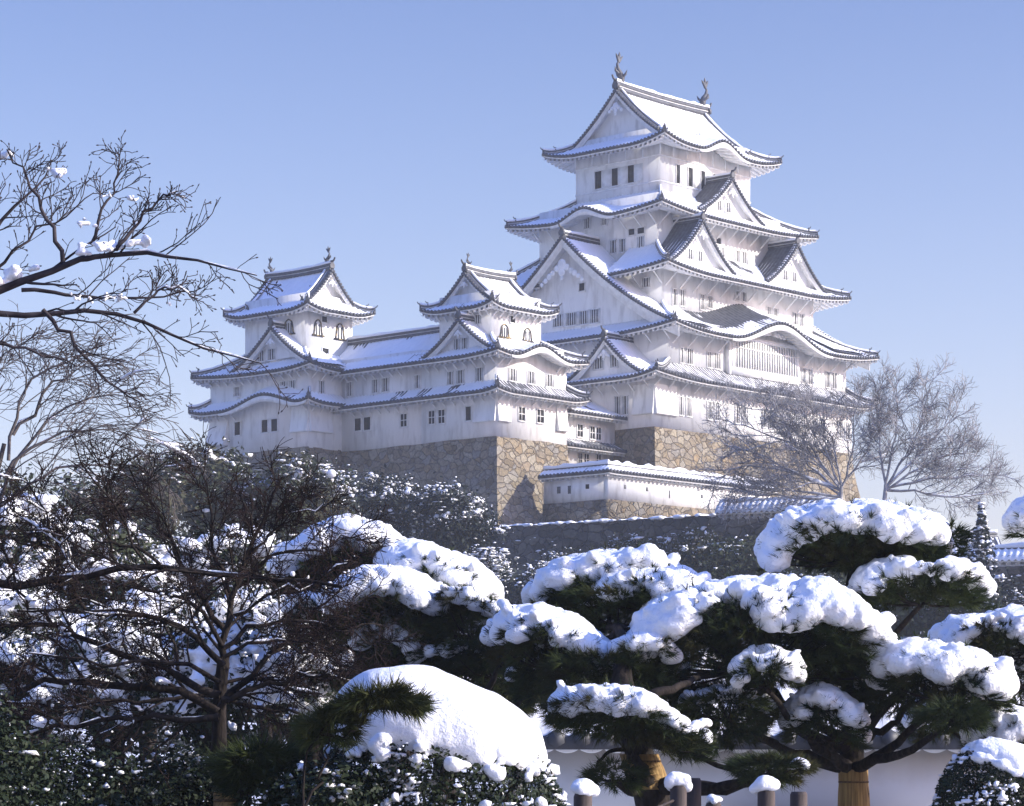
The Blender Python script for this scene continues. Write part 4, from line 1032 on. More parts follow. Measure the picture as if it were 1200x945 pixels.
def leafy(name, base, label, cat, blobs, nleaf, size, mat, snow=0.25, snow_size=None, trunk_r=0.2, group=None, clump=1.0, snowmat='snow', flat=0.35, clods=0, clod_r=0.2):
    """a leafy tree or shrub: blobs [(centre, radii)], leaves in clumps with gaps, snow lodged on the upper leaves"""
    root = thing(name, base, label, cat, group)
    base = np.asarray(base, float); lf, sn, wd = MB(), MB(), MB()
    vol = np.array([np.prod(r) ** (2 / 3) for c, r in blobs]); share = vol / vol.sum()
    allc = []
    for (c, r), sh in zip(blobs, share):
        c = np.asarray(c, float); r = np.asarray(r, float)
        nc = max(6, int(sh * nleaf / 40))
        cc, cd = shell(c, r, nc, 0.45)
        q = max(1, int(sh * nleaf / nc))
        cr = clump * size * 3.2
        P = (cc[:, None] + rng.normal(0, 1, (nc, q, 3)) * cr * np.array([1, 1, 0.6])).reshape(-1, 3)
        D = np.repeat(cd, q, 0) * 0.7 + np.array([0, 0, 0.5])
        leaves(lf, P, D, size)
        allc.append((P, D, cc, cd))
        if r[2] > 0 and trunk_r > 0:
            tubes(wd, np.stack([resample([base + [0, 0, 0.0], base * [1, 1, 0] + [0, 0, base[2] * 0.5 + (c[2] - r[2]) * 0.5] + (c - base) * [0.15, 0.15, 0], c - [0, 0, r[2] * 0.5], c + rng.normal(0, 0.2, 3) * r], 8)]), np.linspace(trunk_r, trunk_r * 0.2, 8)[None], 6)
            ends = cc[rng.integers(0, nc, min(nc, 14))]
            tubes(wd, np.stack([resample([c - [0, 0, r[2] * 0.5], (c + e) / 2 - [0, 0, 0.1 * r[2]], e], 5) for e in ends]), np.broadcast_to(np.linspace(trunk_r * 0.35, trunk_r * 0.08, 5), (len(ends), 5)), 4)
    if snow > 0:
        P = np.concatenate([a[0] for a in allc]); D = np.concatenate([a[3].repeat(len(a[0]) // len(a[3]), 0) for a in allc])
        ss = snow_size or size
        k = vnoise(P[:, 0] / (ss * 9) + P[:, 1] / (ss * 7), P[:, 2] / (ss * 8), 21)
        sel = (D[:, 2] > -0.35) & (rng.random(len(P)) < snow * np.clip((k - 0.25) * 2.4, 0.08, 1.6) * (0.5 + 0.7 * np.clip(D[:, 2], -0.3, 1)))
        Q = P[sel] + [0, 0, size * 0.35]
        balls(sn, Q, ss * (0.25 + 0.75 * rng.random(len(Q)) ** 2), (1, 1, flat + 0.1), ICO0, jit=0.3, aniso=0.5)
    if clods:        # loaves of snow lodged on the upper sprays
        CC, RR = [], []
        P = np.concatenate([a[2] for a in allc]); D = np.concatenate([a[3] for a in allc])
        ok = np.where((D[:, 2] > -0.2))[0]; ch = rng.choice(ok, min(clods, len(ok)), False)
        for i in ch:
            m = rng.integers(8, 26); th = rng.random() * pi; q = rng.normal(0, 1, (m, 3)) * [clod_r * 1.3, clod_r * 0.8, clod_r * 0.22]
            q = np.stack([q[:, 0] * cos(th) - q[:, 1] * sin(th), q[:, 0] * sin(th) + q[:, 1] * cos(th), q[:, 2] - 0.25 * np.abs(q[:, 0])], 1)
            CC.append(P[i] + [0, 0, size] + q); RR.append(clod_r * (0.15 + 0.4 * rng.random(m) ** 1.5))
        merge_snow('snow_loaves', np.concatenate(CC), np.concatenate(RR), root, voxel=clod_r * 0.16, rough=clod_r * 0.08, smooth_it=1, squash=(1, 1, 0.75))
    if wd.n: wd.build('trunk', M['bark'], root)
    lf.build('crown', mat, root)
    if sn.n: sn.build('snow', M[snowmat], root, smooth=True)
    return root

def pad(root, spine, Y, snow_px, fol_px, b, lump=0.16, dens=1.0, tuft=1.0, needle_len=0.12, lo=1.0, snow=True, front=1.0, gap=0.34, poke=0.55):
    """one trained bough of a garden pine: a cloud of needle tufts under a loaf of snow. spine: photograph pixels along its top"""
    sp = resample([at(u, v, Y) for u, v in spine], 24); k = Y / F_PX
    L = np.linalg.norm(np.diff(sp, axis=0), axis=1).sum(); hs = snow_px * k; hf = fol_px * k
    def place(n, edge=4):
        t = rng.random(n); w = rng.uniform(-1, 1, n)
        e = (1 - np.abs(2 * t - 1) ** edge).clip(0, 1) ** 0.5
        x = t * 23; i = np.clip(x.astype(int), 0, 22); f = (x - i)[:, None]
        p = sp[i] * (1 - f) + sp[i + 1] * f
        return p, t, w, e
    SEED[0] += 1; sd = SEED[0]
    if snow:
        n = int(dens * 20 * L * b / (lump * lump) * 0.5) + 30
        p, t, w, e = place(n)
        keep = fbm(t * L * 1.5 + sd, w * b * 1.5, sd) > gap
        p, t, w, e = p[keep], t[keep], w[keep], e[keep]; n = len(p)
        r = lump * (0.4 + 0.95 * rng.random(n) ** 1.4)
        ww = np.sign(w) * np.abs(w) ** 0.8
        p = p + np.stack([0 * t, ww * b * e, 0 * t], 1)
        dr = vnoise(p[:, 0] * 2.6, p[:, 1] * 2.6, sd + 1)
        p[:, 2] -= r * 0.9 + (np.abs(ww) ** 2.0) * max(hs - 1.2 * lump, 0.0) * (0.15 + 1.0 * dr) + (1 - e) * hs * 0.22 + 0.12 * lump * rng.normal(0, 1, n)
        p[:, 2] += 1.2 * lump * (fbm(p[:, 0] * 1.6, p[:, 1] * 1.6, sd + 2) - 0.5)
        # clots hanging over the front edge
        n2 = int(L / lump * 3.0 * front)
        p2, t2, w2, e2 = place(n2); k2 = vnoise(t2 * L * 2.4, t2 * 0, sd + 3); p2, t2, e2, k2 = p2[k2 > 0.35], t2[k2 > 0.35], e2[k2 > 0.35], k2[k2 > 0.35]; n2 = len(p2)
        p2 = p2 + np.stack([0 * t2, -b * e2 * (0.85 + 0.2 * rng.random(n2)), 0 * t2], 1)
        p2[:, 2] -= hs * (0.25 + k2 * 0.75 * rng.random(n2)) * np.clip(e2 * 1.5 - 0.5, 0.1, 1); r2 = lump * (0.2 + 0.5 * rng.random(n2) ** 1.5)
        merge_snow('snow', np.concatenate([p, p2]), np.concatenate([r, r2]), root, voxel=max(0.026, Y / 1000), rough=0.17 * lump, smooth_it=2)
    nt = MB()
    n = int(tuft * 420 * L * max(b, 0.3))
    p, t, w, e = place(n, 3)
    g = rng.random(n) ** 0.8
    p = p + np.stack([0 * t, w * b * e * (1.0 - 0.3 * g), 0 * t], 1)
    top = hs * 0.5
    lump_ = 0.75 + 0.6 * fbm(p[:, 0] * 2.0, p[:, 1] * 2.0, sd + 4)
    p[:, 2] -= top * (0.3 + 0.7 * np.abs(w)) + g * max(hf * 1.15, 0.05) * e * lo * lump_ + (1 - e) * hs * 0.5
    mid = sp.mean(0)
    D = np.stack([(2 * t - 1) * 1.2, w * 0.9 - 0.25, 0.35 - 0.75 * g + 0.2 * rng.normal(0, 1, n)], 1) + rng.normal(0, 0.35, (n, 3))
    wid = 0.0048 * max(1, Y / 28)
    needles(nt, p, D, 26, needle_len, wid, 0.8)
    # a fringe pointing out at both ends and along the rim
    n = int(tuft * 90 * L); p, t, w, e = place(n, 3); sg = np.sign(w)
    p = p + np.stack([0 * t, sg * b * e * 1.02, 0 * t], 1); p[:, 2] -= hs * (0.5 + 0.7 * rng.random(n)) + (1 - e) * hs * 0.3
    needles(nt, p, np.stack([(2 * t - 1) * 1.6, sg * 0.9, 0.15 + 0.3 * rng.normal(0, 1, n)], 1), 28, needle_len * 1.1, wid, 0.6)
    if snow:        # tufts that poke up through the snow
        n = int(poke * 26 * L * max(b, 0.4)); p, t, w, e = place(n, 3)
        p = p + np.stack([0 * t, w * b * e * 0.95, 0 * t], 1); p[:, 2] -= (np.abs(w) ** 2) * hs * 0.6 + (1 - e) * hs * 0.5 + 0.03
        needles(nt, p, np.stack([(2 * t - 1) * 0.8, w * 0.8, 0.8 + 0 * t], 1), 16, needle_len * 0.9, wid, 0.7)
    f = nt.build('foliage', M['needle'], root)
    tw = MB(); n = max(3, int(9 * L * max(b, .3))); p, t, w, e = place(n, 3); p2 = p + np.stack([0 * t, w * b * e * 0.9, 0 * t], 1); p2[:, 2] -= hs + hf * 0.25
    c = mid - [0, 0, hs + hf * 0.55]
    tubes(tw, np.stack([resample([c + (q - c) * 0.15, (c + q) / 2 - [0, 0, hf * 0.15], q], 5) for q in p2]), np.broadcast_to(np.linspace(0.016, 0.005, 5), (n, 5)), 4)
    tw.build('twigs', M['bark'], root)
    return c

def pine(name, label, base, trunk, r0, r1, pads, limbs=(), group=None, cat='pine tree', autolimb=True):
    root = thing(name, base, label, cat, group)
    wd = MB(); T = resample([base] + trunk, 14, 0.015)
    R = np.linspace(r0, r1, 14) * (1 + 0.08 * rng.normal(0, 1, 14))
    tubes(wd, T[None], R[None], 12)
    for pts, a, b in limbs: tubes(wd, resample(pts, 12, 0.012)[None], np.linspace(a, b, 12)[None], 8)
    for pd_ in pads:
        c = pad(root, **pd_)
        if autolimb:
            i = np.argmin(np.linalg.norm(T[4:] - (c - [0, 0, 0.5]), axis=1)) + 4
            s = T[i]; m_ = (s + c) / 2 + [0, 0, -0.12]
            tubes(wd, resample([s, m_, c], 9, 0.02)[None], np.linspace(max(R[i] * 0.5, min(0.035, r0)), min(0.025, r0 * 0.6), 9)[None], 7)
    wd.build('trunk', M['bark'], root)
    return root

def straw_wrap(p0, p1, r0, r1, label):
    """a straw mat tied round a trunk with two ropes"""
    p0 = np.array(p0, float); p1 = np.array(p1, float)
    root = thing('straw_wrap', tuple(p0), label, 'straw wrap', 'straw mats on the pine trunks')
    ax = p1 - p0; n = 90; an = np.arange(n + 1) * 2 * pi / n; s = np.linspace(0, 1, 9)
    rr = (r0 + (r1 - r0) * s)[None] * (1 + 0.035 * np.tile([0, 1, 0.2], n // 3 + 1)[:n + 1, None] + 0.03 * (vnoise(an[:, None] * 3, s[None] * 3, 8) - 0.5))
    rr = rr * (1 - 0.05 * np.exp(-((s - 0.25) / 0.07) ** 2) - 0.05 * np.exp(-((s - 0.8) / 0.07) ** 2))[None]
    z = s[None] + 0.03 * (vnoise(an[:, None] * 9, 0 * s[None], 9) - 0.5) * (s[None] > 0.9)
    P = p0 + ax * z[..., None] + np.stack([np.cos(an)[:, None] * rr, np.sin(an)[:, None] * rr, 0 * rr], -1)
    mb = MB(); mb.grid(P); mb.build('mat', M['straw'], root)
    for q in (0.25, 0.8):
        c = p0 + ax * q; r = (r0 + (r1 - r0) * q) * 0.99
        m = MB(); m.tube([c + [cos(a) * r, sin(a) * r, 0] for a in np.linspace(0, 2 * pi, 33)], 0.011, 5); m.build('rope_tie', M['rope'], root)
    return root
# ------------------------------------------------------------------ terrace walls and distant buildings
def gz(x, y): return float(ground_z(np.array(x), np.array(y)))
def nrm_3(n): return np.array([n[0], n[1], 0.0])
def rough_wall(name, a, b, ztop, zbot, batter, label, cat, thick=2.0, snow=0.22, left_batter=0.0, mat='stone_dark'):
    """a dry-stone terrace wall from a to b (its top edge), leaning back as it rises, snow along its top"""
    a = np.array(a, float); b = np.array(b, float); L = np.linalg.norm(b - a); t = (b - a) / L; nrm = np.array([t[1], -t[0]])
    root = thing(name, (a[0], a[1], zbot), label, cat)
    u = np.linspace(0, 1, max(8, int(L / 0.6))); z = np.linspace(0, 1, 10)
    U, Zs = np.meshgrid(u, z, indexing='ij')
    off = batter * (1 - Zs) ** 1.5; lb = left_batter * (1 - Zs) ** 1.3
    xy = a + t * (U * L - lb * (1 - U))[..., None] + nrm * (off + 0.12 * (fbm(U * L * 0.8, Zs * 9, 15) - 0.5))[..., None]
    zz = zbot + (ztop - zbot) * Zs + 0.25 * (fbm(U * L * 0.35, U * 0, 16) - 0.5) * (Zs > 0.95)
    P = np.concatenate([xy, zz[..., None]], -1)
    mb = MB(); mb.grid(P)
    back = P[:, -1].copy(); back[:, :2] -= nrm * thick; low = back.copy(); low[:, 2] = zbot
    mb.grid(np.stack([P[:, -1], back, low], 1))
    mb.grid(np.stack([P[0], np.stack([np.full(10, low[0, 0]), np.full(10, low[0, 1]), P[0, :, 2]], 1)], 1))
    mb.grid(np.stack([P[-1], np.stack([np.full(10, low[-1, 0]), np.full(10, low[-1, 1]), P[-1, :, 2]], 1)], 1))
    mb.build('masonry', M[mat], root)
    if snow:        # tufts of snow caught on the courses
        m = int(L * 7); i = rng.integers(0, len(u) - 1, m); j = rng.integers(2, 9, m); f = P[i, j] + nrm_3(nrm) * 0.05 + rng.normal(0, 0.15, (m, 3)) * [1, 0.3, 1]
        k = vnoise(f[:, 0] * 0.5, f[:, 2] * 0.8, 77) > 0.52; fl = MB(); balls(fl, f[k], 0.05 + 0.16 * rng.random(k.sum()) ** 2, (1.5, 0.8, 0.45), ICO0, jit=0.2)
        fl.build('snow_flecks', M['snow'], root, smooth=True)
        n = int(L * 6); q = rng.random(n); c = np.stack([np.interp(q, u, P[:, -1, i]) for i in range(3)], 1)
        w = rng.random(n); c[:, :2] -= nrm * (w * thick * 0.9 - 0.1)[:, None]
        merge_snow('snow', c, snow * (0.7 + 0.7 * rng.random(n)), root, voxel=0.12, squash=(1.5, 1.5, 0.75), smooth_it=4, rough=0.05)
    return root
pa, pb = at(597, 615, 207), at(1010, 603, 190)
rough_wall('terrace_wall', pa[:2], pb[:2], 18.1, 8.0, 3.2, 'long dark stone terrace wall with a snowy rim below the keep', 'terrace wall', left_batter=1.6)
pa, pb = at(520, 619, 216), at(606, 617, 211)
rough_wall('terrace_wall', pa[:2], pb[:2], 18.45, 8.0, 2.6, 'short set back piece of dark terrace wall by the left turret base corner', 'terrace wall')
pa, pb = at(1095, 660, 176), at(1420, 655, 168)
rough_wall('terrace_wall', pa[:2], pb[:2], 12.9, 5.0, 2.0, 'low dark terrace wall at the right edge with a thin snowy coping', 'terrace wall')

def coped_wall(name, a, b, z0, z1, label, cat, thick=0.5, T=0.14, over=0.45, rise=0.5):
    a = np.array(a, float); b = np.array(b, float); L = np.linalg.norm(b - a); t = (b - a) / L; n = np.array([-t[1], t[0]])
    root = thing(name, (a[0], a[1], z0), label, cat)
    S = Side(a, t, n); w = MB(); sbox(w, S, 0, L, 0, thick, z0, z1); w.build('wall', M['plaster'], root)
    tl, ev, sn, rd = MB(), MB(), MB(), MB(); D = thick / 2 + over
    zf = lambda d: z1 + 0.02 + rise * d / D
    slope(Side(a - n * over, t, n), L, 0, 0, D, zf, 0, 0, 0, over, tl, ev, sn, None, T, 0.04, brackets=0, lip=0.1)
    slope(Side(b + n * (thick + over), -t, -n), L, 0, 0, D, zf, 0, 0, 0, over, tl, ev, sn, None, T, 0.04, brackets=0, lip=0.1)
    q = np.linspace(0, L, max(4, int(L / 1.5)))
    ridge_line(np.concatenate([a + n * thick / 2 + t * q[:, None], np.full((len(q), 1), z1 + rise)], 1), rd, sn, 0.3, 0.22, 0.16, False)
    r = tl.build('coping', M['tile'], root); ev.build('eaves', M['trim'], r); sn.build('snow', M['snow_roof'], r, smooth=True); rd.build('ridge', RM(), r)
    return root
pa, pb = at(842, 606, 192.6), at(965, 604, 189)
coped_wall('boundary_wall', pa[:2], pb[:2], 17.6, 18.0, 'low wall with thick ribbed snow on its tiles on the terrace edge', 'boundary wall', T=0.42, over=0.6, rise=0.5)
pa, pb = at(1128, 655, 172), at(1420, 650, 165)
coped_wall('boundary_wall', pa[:2], pb[:2], 12.6, 13.1, 'distant low tiled wall at the right edge above dark stone', 'boundary wall', T=0.25)
# far shed with a ribbed snowy roof
sh = thing('storehouse', tuple(at(1100, 650, 205) * [1, 1, 0] + [0, 0, 8.0]), 'small distant storehouse whose ribbed snowy roof shows behind the right pine', 'storehouse')
c = at(1095, 650, 205); w = MB(); w.box(c[0] - 5, c[0] + 4.6, c[1], c[1] + 6, 8.0, 15.3); w.build('wall', M['plaster'], sh)
tl, ev, sn, rd = MB(), MB(), MB(), MB()
zf = lambda d: 15.2 + 2.1 * d / 4
slope(Side((c[0] - 5.6, c[1] - 1), (1, 0), (0, 1)), 11.2, 0, 0, 4, zf, 0, 0, 0, 1, tl, ev, sn, None, 0.05, 0.05, brackets=0)
slope(Side((c[0] + 5.6, c[1] + 7), (-1, 0), (0, -1)), 11.2, 0, 0, 4, zf, 0, 0, 0, 1, tl, ev, sn, None, 0.1, 0.05, brackets=0)
ridge_line(np.array([(c[0] + q, c[1] + 3, 17.3) for q in np.linspace(-5.5, 5.5, 6)]), rd, sn, 0.4, 0.4, 0.12, False)
r = tl.build('roof', M['tile'], sh); ev.build('eaves', M['trim'], r); sn.build('snow', M['snow_roof'], r, smooth=True); rd.build('ridge', RM(), r)

# ------------------------------------------------------------------ plaster wall across the garden
def graded_plaster():
    m, N, L, B = new_mat('graded_garden_plaster')
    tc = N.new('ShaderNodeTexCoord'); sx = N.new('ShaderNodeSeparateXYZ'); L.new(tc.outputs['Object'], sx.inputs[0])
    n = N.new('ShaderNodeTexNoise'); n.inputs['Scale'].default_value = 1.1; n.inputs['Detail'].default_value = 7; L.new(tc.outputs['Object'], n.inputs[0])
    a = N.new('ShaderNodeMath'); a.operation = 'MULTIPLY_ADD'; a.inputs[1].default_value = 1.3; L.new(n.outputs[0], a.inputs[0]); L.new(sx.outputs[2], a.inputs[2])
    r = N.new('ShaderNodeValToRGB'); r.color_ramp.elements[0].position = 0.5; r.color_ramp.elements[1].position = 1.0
    r.color_ramp.elements[0].color = (0.58, 0.57, 0.56, 1); r.color_ramp.elements[1].color = (0.36, 0.32, 0.28, 1)  # pale low down, browner and darker towards the top, broken by noise
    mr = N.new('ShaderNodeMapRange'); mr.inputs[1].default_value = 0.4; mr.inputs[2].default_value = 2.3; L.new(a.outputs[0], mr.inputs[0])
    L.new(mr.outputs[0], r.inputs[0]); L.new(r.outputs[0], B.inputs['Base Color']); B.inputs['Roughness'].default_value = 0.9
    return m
gw = thing('garden_wall', (6.6, 44.9, 0), 'plaster garden wall with snowy tiled coping behind the pines', 'garden wall')
w = MB(); w.box(0.3, 13, 44.9, 45.5, -0.3, 1.5); w.build('wall', graded_plaster(), gw)
tl, ev, sn, rd = MB(), MB(), MB(), MB()
zf = lambda d: 1.53 + 0.72 * d / 0.85
S = Side((0.1, 44.35), (1, 0), (0, 1))
slope(S, 13.1, 0, 0, 0.85, zf, 0, 0, 0, 0.5, tl, MB(), sn, None, 0.42, 0.1, brackets=0)
slope(Side((13.2, 46.05), (-1, 0), (0, -1)), 13.1, 0, 0, 0.85, zf, 0, 0, 0, 0.5, tl, ev, sn, None, 0.13, 0.05, brackets=0)
a = np.linspace(0, 13.1, 13 * 24 + 1); sc = 0.075 * np.abs(np.cos(a * pi / 0.42)) ** 0.7
ev.grid(np.stack([S.p(a, 0 * a + 0.1, 0 * a + 1.40), S.p(a, 0 * a + 0.1, 1.36 - sc), S.p(a, 0 * a + 0.3, 1.34 - sc), S.p(a, 0 * a + 0.56, 0 * a + 1.36)], 1))
ridge_line(np.array([(x, 45.2, 2.2) for x in np.linspace(0.1, 13.2, 14)]), rd, sn, 0.3, 0.2, 0.2, False)
r = tl.build('coping', M['tile'], gw); ev.build('eaves', M['trim'], r); sn.build('snow', M['snow_roof'], r, smooth=True); rd.build('ridge', RM(), r)

# ------------------------------------------------------------------ posts and chain
posts = [(683, 930, 24, 0.085, 1, 'snow capped fence post beside the clipped shrub mound'), (795, 921, 25, 0.08, 1, 'snow capped fence post just right of the straw wrapped leaning trunk'),
         (836, 941, 26, 0.08, 2, 'short fence post with a thin lick of snow between two capped posts'), (898, 926, 25, 0.085, 1, 'snow capped fence post left of the right pine trunk'),
         (812, 912, 26.5, 0.085, 0, 'bare tall fence post standing behind a snow capped post'), (936, 928, 25.5, 0.085, 0, 'bare dark fence post nearest the right pine trunk')]
tops = {}
for u, v, Y, r, cap, lab in posts:
    p = at(u, v, Y); o = thing('fence_post', (p[0], Y, 0), lab, 'fence post', 'posts of the chain fence')
    mb = MB(); an = np.arange(13) * 2 * pi / 12
    zz = np.array([0, p[2] * 0.5, p[2] - 0.03, p[2], p[2]]); rr = np.array([1, 1, 1, 0.85, 0.0]) * r
    P = np.stack([np.stack([p[0] + np.cos(an) * q * (1 + 0.05 * np.sin(an * 3)), Y + np.sin(an) * q, np.full(13, z_)], 1) for z_, q in zip(zz, rr)], 0)
    mb.grid(P); mb.build('post', M['wood'], o); tops[(u)] = np.array([p[0], Y, p[2]])
    if cap:
        n = 26 if cap == 1 else 14; k = 1.0 if cap == 1 else 0.6
        c = np.array([p[0], Y, p[2] + 0.015]) + rng.normal(0, 1, (n, 3)) * [r * 0.42, r * 0.42, 0.012]
        c[:, 2] += 0.06 * k * (1 - ((c[:, 0] - p[0]) ** 2 + (c[:, 1] - Y) ** 2) / (r * r * 1.2)).clip(0)
        merge_snow('snow_cap', c, (0.055 + 0.02 * rng.random(n)) * k, o, voxel=0.016, squash=(1, 1, 0.9), smooth_it=6, rough=0.004)
for a_, b_ in ((683, 795), (795, 836), (836, 898), (898, 936)):
    pa, pb = tops[a_] - [0, 0, 0.12], tops[b_] - [0, 0, 0.12]
    mid = (pa + pb) / 2 - [0, 0, 0.16]; c = MB(); P = resample([pa, mid, pb], 30)
    c.tube(P, 0.012 + 0.006 * (np.arange(30) % 2), 5)
    o = c.build('chain', M['wood'], loc=tuple(pa)); tag(o, {683: 'chain sagging behind the leaning straw wrapped trunk', 795: 'short chain sagging to the lowest fence post', 836: 'chain sagging from the lowest fence post to the capped post on its right', 898: 'short chain sagging to the bare post by the right pine'}[a_], 'chain', 'chains of the fence')

# ------------------------------------------------------------------ garden pines
NL = 0.12
# right pine, upright trunk with straw
bR = (at(1000, 900, 30)[0], 30.0, 0.0)
pine('pine_tree', 'trained pine with cloud shaped snowy boughs and upright straw wrapped trunk', bR,
     [at(1000, 935, 30), at(999, 890, 30), at(1003, 850, 30.1), at(1000, 800, 30.2), at(985, 730, 30.3), at(1000, 680, 30.3), at(1010, 630, 30.3)], 0.18, 0.05,
     [dict(spine=[(900, 608), (940, 592), (1000, 586), (1060, 592), (1103, 606)], Y=30, snow_px=46, fol_px=40, b=0.85, lump=0.15),
      dict(spine=[(1008, 664), (1050, 652), (1100, 650), (1150, 664)], Y=29.5, snow_px=36, fol_px=34, b=0.7, lump=0.13),
      dict(spine=[(738, 738), (772, 692), (840, 682), (900, 672), (970, 686), (1038, 726)], Y=29, snow_px=58, fol_px=62, b=1.1, lump=0.17),
      dict(spine=[(1032, 752), (1062, 742), (1120, 752), (1176, 776)], Y=28.6, snow_px=46, fol_px=40, b=0.75, lump=0.15),
      dict(spine=[(925, 812), (960, 796), (1010, 824)], Y=28.8, snow_px=44, fol_px=34, b=0.5, lump=0.11, dens=0.55),
      dict(spine=[(862, 766), (895, 748), (935, 762)], Y=28.0, snow_px=34, fol_px=30, b=0.35, lump=0.09, dens=0.5, gap=0.42),
      dict(spine=[(950, 742), (1000, 735), (1040, 748)], Y=31, snow_px=20, fol_px=80, b=0.9, lump=0.09, dens=0.3),
      dict(spine=[(800, 812), (850, 800), (905, 815)], Y=28.6, snow_px=16, fol_px=40, b=0.5, lump=0.08, dens=0.4, gap=0.5),
      dict(spine=[(1010, 790), (1060, 782), (1120, 800)], Y=29.6, snow_px=12, fol_px=44, b=0.8, lump=0.09, dens=0.3, gap=0.5),
      dict(spine=[(840, 720), (930, 715), (1010, 730)], Y=29.4, snow_px=10, fol_px=70, b=0.9, snow=False),
      dict(spine=[(940, 620), (1000, 612), (1070, 622)], Y=30, snow_px=10, fol_px=44, b=0.7, snow=False),
      dict(spine=[(1085, 618), (1110, 612), (1128, 626)], Y=30, snow_px=10, fol_px=36, b=0.4, snow=False),
      dict(spine=[(790, 800), (850, 790), (900, 806)], Y=29.8, snow_px=14, fol_px=60, b=0.7, snow=False),
      dict(spine=[(1080, 826), (1115, 818), (1150, 832)], Y=27.5, snow_px=10, fol_px=22, b=0.4, snow=False, tuft=1.4)],
     limbs=[([at(999, 880, 30), at(960, 866, 29.8), at(915, 848, 29.5), at(880, 800, 29.4), at(855, 760, 29.2)], 0.085, 0.045), ([at(1001, 870, 30), at(1040, 825, 29.6), at(1075, 790, 29.2)], 0.08, 0.03),
            ([at(985, 760, 30.2), at(1010, 700, 30.2), at(1030, 680, 29.8)], 0.06, 0.03)])
straw_wrap(at(1001, 975, 30), at(1000, 902, 30), 0.19, 0.165, 'upright golden straw mat tied round the right pine trunk')
# centre pine, leaning trunk
bC = (at(775, 945, 27.5)[0] + 0.06, 27.5, 0.0)
pine('pine_tree', 'trained pine leaning left with low snowy boughs and dark upper trunk', bC,
     [at(768, 945, 27.5), at(752, 895, 27.5), at(738, 850, 27.5), at(730, 800, 27.8), at(728, 762, 28.4), at(724, 735, 28.8)], 0.235, 0.05,
     [dict(spine=[(627, 672), (665, 650), (700, 642), (760, 642), (795, 652)], Y=30.5, snow_px=44, fol_px=36, b=0.8, lump=0.14, dens=0.8),
      dict(spine=[(705, 668), (750, 662), (800, 664), (830, 676)], Y=29.8, snow_px=34, fol_px=30, b=0.6, lump=0.13),
      dict(spine=[(588, 706), (630, 706), (680, 726), (716, 752)], Y=29, snow_px=46, fol_px=44, b=0.7, lump=0.12, dens=0.8),
      dict(spine=[(720, 746), (760, 738), (790, 752)], Y=28.6, snow_px=24, fol_px=60, b=0.7, lump=0.10, dens=0.6),
      dict(spine=[(655, 800), (690, 796), (740, 800), (785, 830), (828, 846)], Y=26.8, snow_px=34, fol_px=36, b=0.55, lump=0.11),
      dict(spine=[(630, 690), (668, 680), (700, 692)], Y=31.5, snow_px=20, fol_px=46, b=0.7, lump=0.10, dens=0.5),
      dict(spine=[(660, 690), (720, 690), (790, 700)], Y=30.0, snow_px=10, fol_px=60, b=0.8, snow=False),
      dict(spine=[(690, 770), (740, 756), (800, 776)], Y=29.2, snow_px=18, fol_px=50, b=0.7, lump=0.09, dens=0.5, gap=0.47),
      dict(spine=[(600, 745), (650, 740), (700, 760)], Y=29.6, snow_px=14, fol_px=60, b=0.7, lump=0.09, dens=0.4, gap=0.5),
      dict(spine=[(640, 820), (690, 815), (760, 830), (810, 858)], Y=26.8, snow_px=8, fol_px=34, b=0.5, snow=False),
      dict(spine=[(640, 770), (690, 760), (760, 772)], Y=28.6, snow_px=12, fol_px=70, b=0.7, snow=False),
      dict(spine=[(690, 905), (715, 888), (750, 900)], Y=27.0, snow_px=6, fol_px=26, b=0.35, snow=False, tuft=0.8),
      dict(spine=[(862, 888), (900, 884), (945, 892)], Y=26.4, snow_px=8, fol_px=22, b=0.32, snow=False, tuft=1.5),
      dict(spine=[(926, 891), (936, 887), (946, 893)], Y=26.3, snow_px=9, fol_px=6, b=0.1, lump=0.05, tuft=0.3)],
     limbs=[([at(738, 862, 27.5), at(775, 866, 27.2), at(815, 886, 26.8), at(870, 908, 26.5)], 0.06, 0.02), ([at(734, 840, 27.5), at(690, 822, 27.2), at(660, 815, 27)], 0.07, 0.03),
            ([at(732, 820, 27.6), at(775, 812, 27.4), at(820, 795, 28)], 0.06, 0.03), ([at(745, 880, 27.5), at(710, 880, 27.2), at(698, 905, 27)], 0.03, 0.012)])
straw_wrap(at(762, 925, 27.5), at(749, 884, 27.5), 0.225, 0.20, 'golden straw mat tied round the leaning centre trunk')
